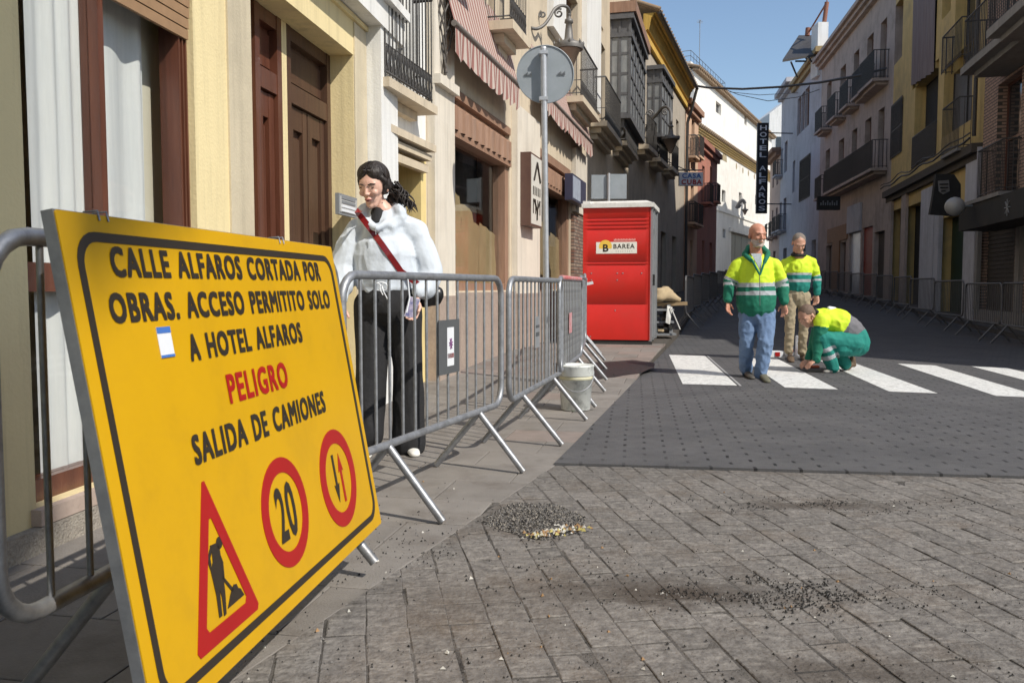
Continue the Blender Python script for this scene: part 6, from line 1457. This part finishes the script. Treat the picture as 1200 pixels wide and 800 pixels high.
# --- hi-vis workers
def jacket_zones(tor, arms, ysplit, bands, armsplit, armbands, yel=0, low=1, refl=2):
    def zf(c):
        t, d = seg_t(c, *tor[:2]); best = d/tor[2]; idx = np.where(t > ysplit, yel, low)
        for a, b in bands: idx = np.where((t > a) & (t < b), refl, idx)
        for (s_, e_, w_, ra) in arms:
            L1 = (Vector(e_)-Vector(s_)).length; L2 = (Vector(w_)-Vector(e_)).length; T = L1+L2
            t1, d1_ = seg_t(c, s_, e_); t2, d2_ = seg_t(c, e_, w_); ta = np.where(d1_ < d2_, t1*L1/T, (L1+t2*L2)/T); da = np.minimum(d1_, d2_)/ra
            m = da < best; ii = np.where(ta < armsplit, yel, low)
            for a, b in armbands: ii = np.where((ta > a) & (ta < b), refl, ii)
            idx = np.where(m, ii, idx); best = np.where(m, da, best)
        return idx
    return zf

# front worker: bald, white stubble, fleece and jeans, walking towards the viewer
Y1 = 9.75
p1 = thing('person', 'bald bearded worker in a yellow and green fleece and blue jeans walking forward', 'person', (W(884, 400, Y1).x, Y1, 0))
def w(x, y, dy=0): return W(x, y, Y1+dy)
hd = Head(w(887.5, 277, -.02), radians(-12), radians(8), 1.16)
neck, chest, belly, pel = w(886, 296, .03), w(885, 316, .06), w(886, 345, .05), w(887, 362, .05)
sL, sR = w(864, 311, .07), w(908, 311, .05); eL, eR = w(855, 330, .08), w(917, 332, .06); wL, wR = w(853, 350, .02), w(919, 353, 0)
hL, hR_ = w(877, 368, .06), w(898, 368, .05); kL, kR = w(875, 402, .02), w(897, 402, -.12); aL, aR = w(874, 432, .16), w(892, 438, -.08)
bp_ = hd.prims(1.12, 1.2)+[cone(hd.q(0, .03, -.08), .062, neck, .07), cone(neck, .07, chest, .11), cone(chest, .13, belly, .13), cone(belly, .13, pel, .12), cone(sL, .05, eL, .045), cone(eL, .04, wL, .032), cone(sR, .05, eR, .045), cone(eR, .04, wR, .032), cone(chest, .1, sL, .05), cone(chest, .1, sR, .05),
      cone(hL, .07, kL, .05), cone(kL, .05, aL, .04), cone(hR_, .07, kR, .05), cone(kR, .05, aR, .04), cone(pel, .1, hL, .07), cone(pel, .1, hR_, .07)]
bp_ += hand(wL+Vector((0, 0, -.03)), (.0, -.1, -1), (.6, -.6, 0), 1, 1.12, .55)+hand(wR+Vector((0, 0, -.02)), (.05, -.12, -1), (-.6, -.6, 0), -1, 1.12, .55)
def z1(c, hd=hd):
    R_ = np.array(hd.R); l = (c-np.array(hd.p)) @ R_/hd.s
    return ((l[:, 2] < -.028) & (l[:, 1] < -.005) & (l[:, 2] > -.105) & ~((np.abs(l[:, 0]) < .024) & (l[:, 2] > -.052) & (l[:, 2] < -.036))).astype(int)
b_ = blob('body', bp_, .0065, [m_skinred, m_beard], p1, 2, z1); hd.face(b_, m_hairgrey, None)
arms = [(sL, eL, wL, .085), (sR, eR, wR, .085)]; tb0, tb1 = w(886, 362, .05), w(886, 297, .05)
jp = [cone(w(885, 315, .07), .185, w(886, 345, .06), .20, (1, 0, 0), 1.12), cone(w(886, 345, .06), .20, w(886, 357, .06), .195, (1, 0, 0), 1.15), cone(w(868, 309, .07), .072, w(904, 309, .06), .072), cone(w(886, 304, .06), .085, w(885, 322, .06), .16, (1, 0, 0), 1.1), cone(w(877, 303, .06), .05, w(866, 309, .06), .07), cone(w(895, 303, .06), .05, w(906, 309, .06), .07),
      cone(sL, .078, eL, .076), cone(eL, .076, wL, .054), cone(sR, .078, eR, .076), cone(eR, .076, wR, .054)]
jk = blob('jacket', jp, .010, [m_hiyel, m_green, m_reflect], p1, 4, jacket_zones((tb0, tb1, .19), arms, .47, [(.40, .475), (.25, .325)], .42, [(.40, .48), (.56, .64)]), wrinkle=.010, wf=8)
blob('collar', [cone(w(873, 298, .06), .038, w(878, 292, .14), .04), cone(w(899, 296, .05), .038, w(893, 291, .14), .04), cone(w(878, 291, .16), .045, w(893, 291, .16), .045), cone(w(874, 299, .0), .03, w(881, 306, -.09), .022), cone(w(900, 298, 0), .03, w(896, 307, -.09), .022)], .009, m_green, jk, 2)
mb = MB(); mb.add([w(880, 297, -.16), w(892, 297, -.16), w(893, 306, -.17), (w(891, 318, -.19)), w(887, 309, -.17)], [(0, 1, 2, 3, 4)]); mb.add([w(880, 297, -.13), w(892, 297, -.13), w(891, 318, -.16)], [(0, 2, 1)]); mb.build('shirt_front', m_shirt, jk)
mb = MB(); mb.tube([w(881, 304, -.19), w(885, 312, -.205), w(890.5, 322, -.212)], .012, 6); mb.tube([w(897, 304, -.19), w(894, 312, -.205), w(890.5, 322, -.212)], .012, 6); mb.build('placket', m_green, jk)
mb = MB(); mb.tube([w(890, 322, -.212), w(890.5, 340, -.222), w(890.5, 358, -.215)], .004, 6); mb.build('zip', m_plate, jk)
tp = [cone(w(887, 360, .05), .145, w(887, 368, .05), .15, (1, 0, 0), 1.1), cone(hL, .112, kL, .085), cone(kL, .085, w(874, 433, .14), .075), cone(hR_, .112, kR, .087), cone(kR, .087, w(891, 439, -.08), .078), cone(pel, .15, hL, .11), cone(pel, .15, hR_, .11)]
blob('jeans', tp, .010, m_denim, p1, 3, wrinkle=.020, wf=9, wdir=(1, 1, .8))
a = gp(876.5, 441); b = gp(880, 447.5); a2, b2 = W(874, 433, Y1+.22), gp(879, 445.5); a2.z = .015
shoe(p1, (a2.x, a2.y, .012), (b2.x+.01, b2.y-.06, .012), m_shoe, .05); a2, b2 = gp(891, 440.5), gp(899, 450); shoe(p1, (a2.x, a2.y+.02, .012), (b2.x, b2.y-.02, .012), M('olive_trainer', (.16, .15, .10), (.10, .10, .07), .8, 14), .05)

# second worker: grey hair, looking down
Y2 = 12.0
p2 = thing('person', 'grey haired worker in yellow and teal top and khaki trousers looking down', 'person', (W(935, 400, Y2).x, Y2, 0))
def w(x, y, dy=0): return W(x, y, Y2+dy)
hd = Head(w(936, 286, -.05), radians(3), radians(33), 1.12)
neck, chest, belly, pel = w(936, 298, .03), w(936, 314, .05), w(934, 334, .05), w(934, 344, .05)
sL, sR = w(921, 308, .06), w(952, 308, .06); eL, eR = w(914, 324, .08), w(957, 324, .06); wL, wR = w(917, 340, 0), w(957.5, 343, .02)
hL, hR_ = w(926, 348, .05), w(942, 348, .05); kL, kR = w(925.5, 380, .02), w(942, 382, .0); aL, aR = w(923.5, 411, .08), w(939.5, 412, .04)
bp_ = hd.prims(1.0, 1.1)+[cone(hd.q(0, .03, -.08), .06, neck, .065), cone(neck, .07, chest, .1), cone(chest, .12, belly, .11), cone(belly, .11, pel, .11), cone(sL, .045, eL, .04), cone(eL, .04, wL, .03), cone(sR, .045, eR, .04), cone(eR, .04, wR, .03), cone(chest, .1, sL, .05), cone(chest, .1, sR, .05),
      cone(hL, .07, kL, .05), cone(kL, .05, aL, .04), cone(hR_, .07, kR, .05), cone(kR, .05, aR, .04), cone(pel, .1, hL, .07), cone(pel, .1, hR_, .07)]
bp_ += hand(wL+Vector((0, 0, -.03)), (.0, -.1, -1), (.6, -.6, 0), 1, 1.1, .5)+hand(wR+Vector((0, 0, -.02)), (-.1, -.12, -1), (-.6, -.6, 0), -1, 1.15, .5)
b_ = blob('body', bp_, .0075, m_skin, p2, 2); hd.face(b_, m_hairgrey, None)
blob('hair', [hd.e((0, .022, .056), (.0795, .092, .077)), hd.e((0, .045, .02), (.077, .062, .07)), hd.e((.066, .014, .02), (.012, .026, .03)), hd.e((-.066, .014, .02), (.012, .026, .03))], .006, m_hairgrey, p2, 1, wrinkle=.005, wf=60)
arms = [(sL, eL, wL, .08), (sR, eR, wR, .08)]
jp = [cone(w(936, 314, .06), .165, w(934.5, 335, .06), .155, (1, 0, 0), 1.12), cone(w(923, 307, .06), .066, w(950, 307, .06), .066), cone(w(936, 303, .05), .085, w(936, 318, .05), .145, (1, 0, 0), 1.1), cone(w(930, 302, .05), .05, w(922, 307, .06), .062), cone(w(942, 302, .05), .05, w(951, 307, .06), .062), cone(sL, .07, eL, .066), cone(eL, .066, wL, .048), cone(sR, .07, eR, .066), cone(eR, .066, wR, .048)]
jk = blob('jacket', jp, .010, [m_hiyel, m_teal, m_reflect], p2, 4, jacket_zones((w(935, 341, .05), w(936, 297, .05), .17), arms, .47, [(.43, .49), (.24, .32)], .42, [(.42, .46), (.56, .63)]), wrinkle=.018, wf=7)
blob('collar', [cone(w(929, 298.5, -.02), .028, w(932, 296, .08), .03), cone(w(943, 298.5, -.02), .028, w(941, 296, .08), .03), cone(w(930, 299, -.05), .022, w(942, 299, -.05), .022)], .009, m_blackcloth, jk, 2)
tp = [cone(w(934, 341, .05), .12, w(934, 348, .05), .13, (1, 0, 0), 1.08), cone(hL, .098, kL, .07), cone(kL, .07, w(924, 410, .06), .06), cone(hR_, .098, kR, .07), cone(kR, .07, w(940, 412, .04), .062), cone(pel, .13, hL, .095), cone(pel, .13, hR_, .095)]
blob('trousers', tp, .010, m_khaki, p2, 3, wrinkle=.018, wf=9)
for (x0, y0_, x1, y1_) in ((924.5, 419.5, 922, 424.5), (938.5, 420.5, 942, 425.5)):
    a2, b2 = gp(x0, y0_), gp(x1, y1_); shoe(p2, (a2.x, a2.y-.05, .012), (b2.x, b2.y-.2, .012), m_shoebrown, .055)

# third worker: squatting, reaching to the ground on the left
Y3 = 10.35
p3 = thing('person', 'worker in yellow, grey and teal clothes crouching to touch the crosswalk', 'person', (W(978, 400, Y3).x, Y3, 0))
def w(x, y, dy=0): return W(x, y, Y3+dy)
hd = Head(w(946, 371, -.03), radians(62), radians(38), 1.10)
neck = w(956, 369, .02); chest = w(974, 374, .06); lumb = w(992, 384, .06); pel = w(1001, 396, .06)
sN, sF = w(963, 377, -.12), w(962, 372, .24); eN, eF = w(959, 402, -.12), w(956, 400, .24); wN, wF = w(957, 421, -.15), w(948, 420, .12)
hN, hF = w(1000, 402, -.08), w(1000, 401, .2); kN, kF = w(963, 396, -.12), w(970, 398, .28); aN, aF = w(974, 429, -.08), w(990, 424, .22)
bp_ = hd.prims(1.0, 1.1)+[cone(hd.q(0, .03, -.07), .058, neck, .062), cone(neck, .065, chest, .11), cone(chest, .13, lumb, .11), cone(lumb, .11, pel, .11), cone(sN, .045, eN, .04), cone(eN, .04, wN, .03), cone(sF, .045, eF, .04), cone(eF, .04, wF, .03), cone(chest, .09, sN, .05), cone(chest, .09, sF, .05),
      cone(hN, .08, kN, .055), cone(kN, .05, aN, .04), cone(hF, .08, kF, .055), cone(kF, .05, aF, .04), cone(pel, .1, hN, .07), cone(pel, .1, hF, .07)]
bp_ += hand(wN, (-.75, -.05, -.45), (0, .2, -1), 1, 1.1, .45)+hand(wF, (-.7, -.25, -.5), (0, .2, -1), -1, 1.1, .45)
b_ = blob('body', bp_, .0075, m_skin, p3, 2); hd.face(b_, m_hairdark, None)
blob('hair', [hd.e((0, .022, .058), (.0815, .091, .076)), hd.e((0, .045, .02), (.078, .062, .065))], .008, m_hairdark, p3, 2, wrinkle=.003, wf=40)
def z3(c):
    t, d = seg_t(c, pel, neck); r = c-np.array(pel); idx = np.where(t > .40, 0, 1)
    for s_, e_, w_ in ((sN, eN, wN), (sF, eF, wF)):
        t1, d1_ = seg_t(c, s_, e_); t2, d2_ = seg_t(c, e_, w_); m = (np.minimum(d1_, d2_) < .105) & ((t1 > .22) | (d2_ < d1_)) & (d > .13); idx = np.where(m, 2, idx)
    return idx
jp = [cone(w(966, 375, .06), .15, w(980, 378, .06), .185, (0, 1, 0), 1.15), cone(w(980, 378, .06), .185, w(995, 388, .06), .17, (0, 1, 0), 1.1), cone(w(995, 388, .06), .17, w(1001, 396, .06), .165), cone(sN, .095, sF, .095), cone(neck+Vector((.03, 0, -.01)), .085, chest, .14), cone(sN, .092, eN, .08), cone(eN, .075, wN, .052), cone(sF, .09, eF, .08), cone(eF, .075, wF, .052)]
jk = blob('jacket', jp, .010, [m_hiyel, m_greycloth, m_green], p3, 4, z3, wrinkle=.015, wf=7)
blob('hood', [cone(w(957, 366, -.03), .03, w(956, 363, .12), .03)], .009, m_blackcloth, jk, 1)
blob('white_cap', [cone(w(972, 361.5, .02), .03, w(978, 362, .08), .025)], .008, m_stickw, jk, 1)
def z3b(c):
    idx = np.zeros(len(c), int)
    for k_, a_ in ((kN, aN), (kF, aF)):
        t1, d1_ = seg_t(c, k_, a_); m = (d1_ < .13); 
        for lo, hi in ((.30, .44), (.58, .72)): idx = np.where(m & (t1 > lo) & (t1 < hi), 1, idx)
    return idx
tp = [cone(w(1001, 396, .06), .165, w(1003, 402, .06), .165, (0, 1, 0), 1.15), cone(hN, .125, kN, .098), cone(kN, .098, w(976, 430, -.08), .078), cone(hF, .125, kF, .098), cone(kF, .095, w(990, 426, .2), .078), cone(w(1002, 402, .05), .15, w(996, 405, .05), .14), cone(w(1000, 408, -.05), .1, w(985, 408, -.1), .1)]
blob('trousers', tp, .010, [m_teal, m_reflect], p3, 3, z3b, wrinkle=.014, wf=7)
a2, b2 = W(981, 437, Y3-.08), W(965, 437, Y3-.1); shoe(p3, (a2.x, a2.y, .012), (b2.x, b2.y, .012), M('grey_shoe', (.35, .33, .30), rough=.7), .05)
a2, b2 = W(1001, 424, Y3+.25), W(990, 432, Y3+.2); shoe(p3, (a2.x, a2.y, .05), (b2.x, b2.y, .015), m_shoebrown, .05)
q = gp(951, 432); t_ = tag(blob('trowel', [cone((q.x-.03, q.y-.05, .03), .03, (q.x+.06, q.y-.03, .03), .035, (0, 0, 1), .6), cone((q.x-.12, q.y, .022), .02, (q.x-.02, q.y-.02, .022), .03, (0, 0, 1), .5)], .007, m_glove, None, 1), 'red tool under the crouching worker\'s hands on the crosswalk', 'tool')
# things by the workers' feet
q = gp(931, 419.5); t_ = thing('white_container', 'white plastic container with a red mark standing by the khaki trousers', 'container', (q.x, q.y, .014))
mb = MB(); mb.lathe((q.x, q.y+.25, .015), [(.05, 0), (.058, .01), (.056, .2), (.03, .24), (.02, .27)], 14); mb.build('body', m_stickw, t_)
mb = MB(); mb.lathe((q.x+.16, q.y+.3, .015), [(.05, 0), (.05, .28), (.047, .3)], 14); mb.build('tube', m_stickw, t_); mb = MB(); mb.lathe((q.x, q.y+.25, .015), [(.0595, .06), (.0595, .1)], 14); mb.build('red_band', m_signred, t_)
q = gp(911, 420); mb = MB(); mb.box(q.x-.13, q.x+.1, q.y+.05, q.y+.22, .016, .10); mb.box(q.x-.02, q.x+.05, q.y+.04, q.y+.049, .03, .09, 1); mb.box(q.x-.10, q.x-.05, q.y+.08, q.y+.14, .10, .15)
tag(mb.build('tool_box', [m_stickw, m_signred]), 'small white and red box on the road behind the front worker', 'box')
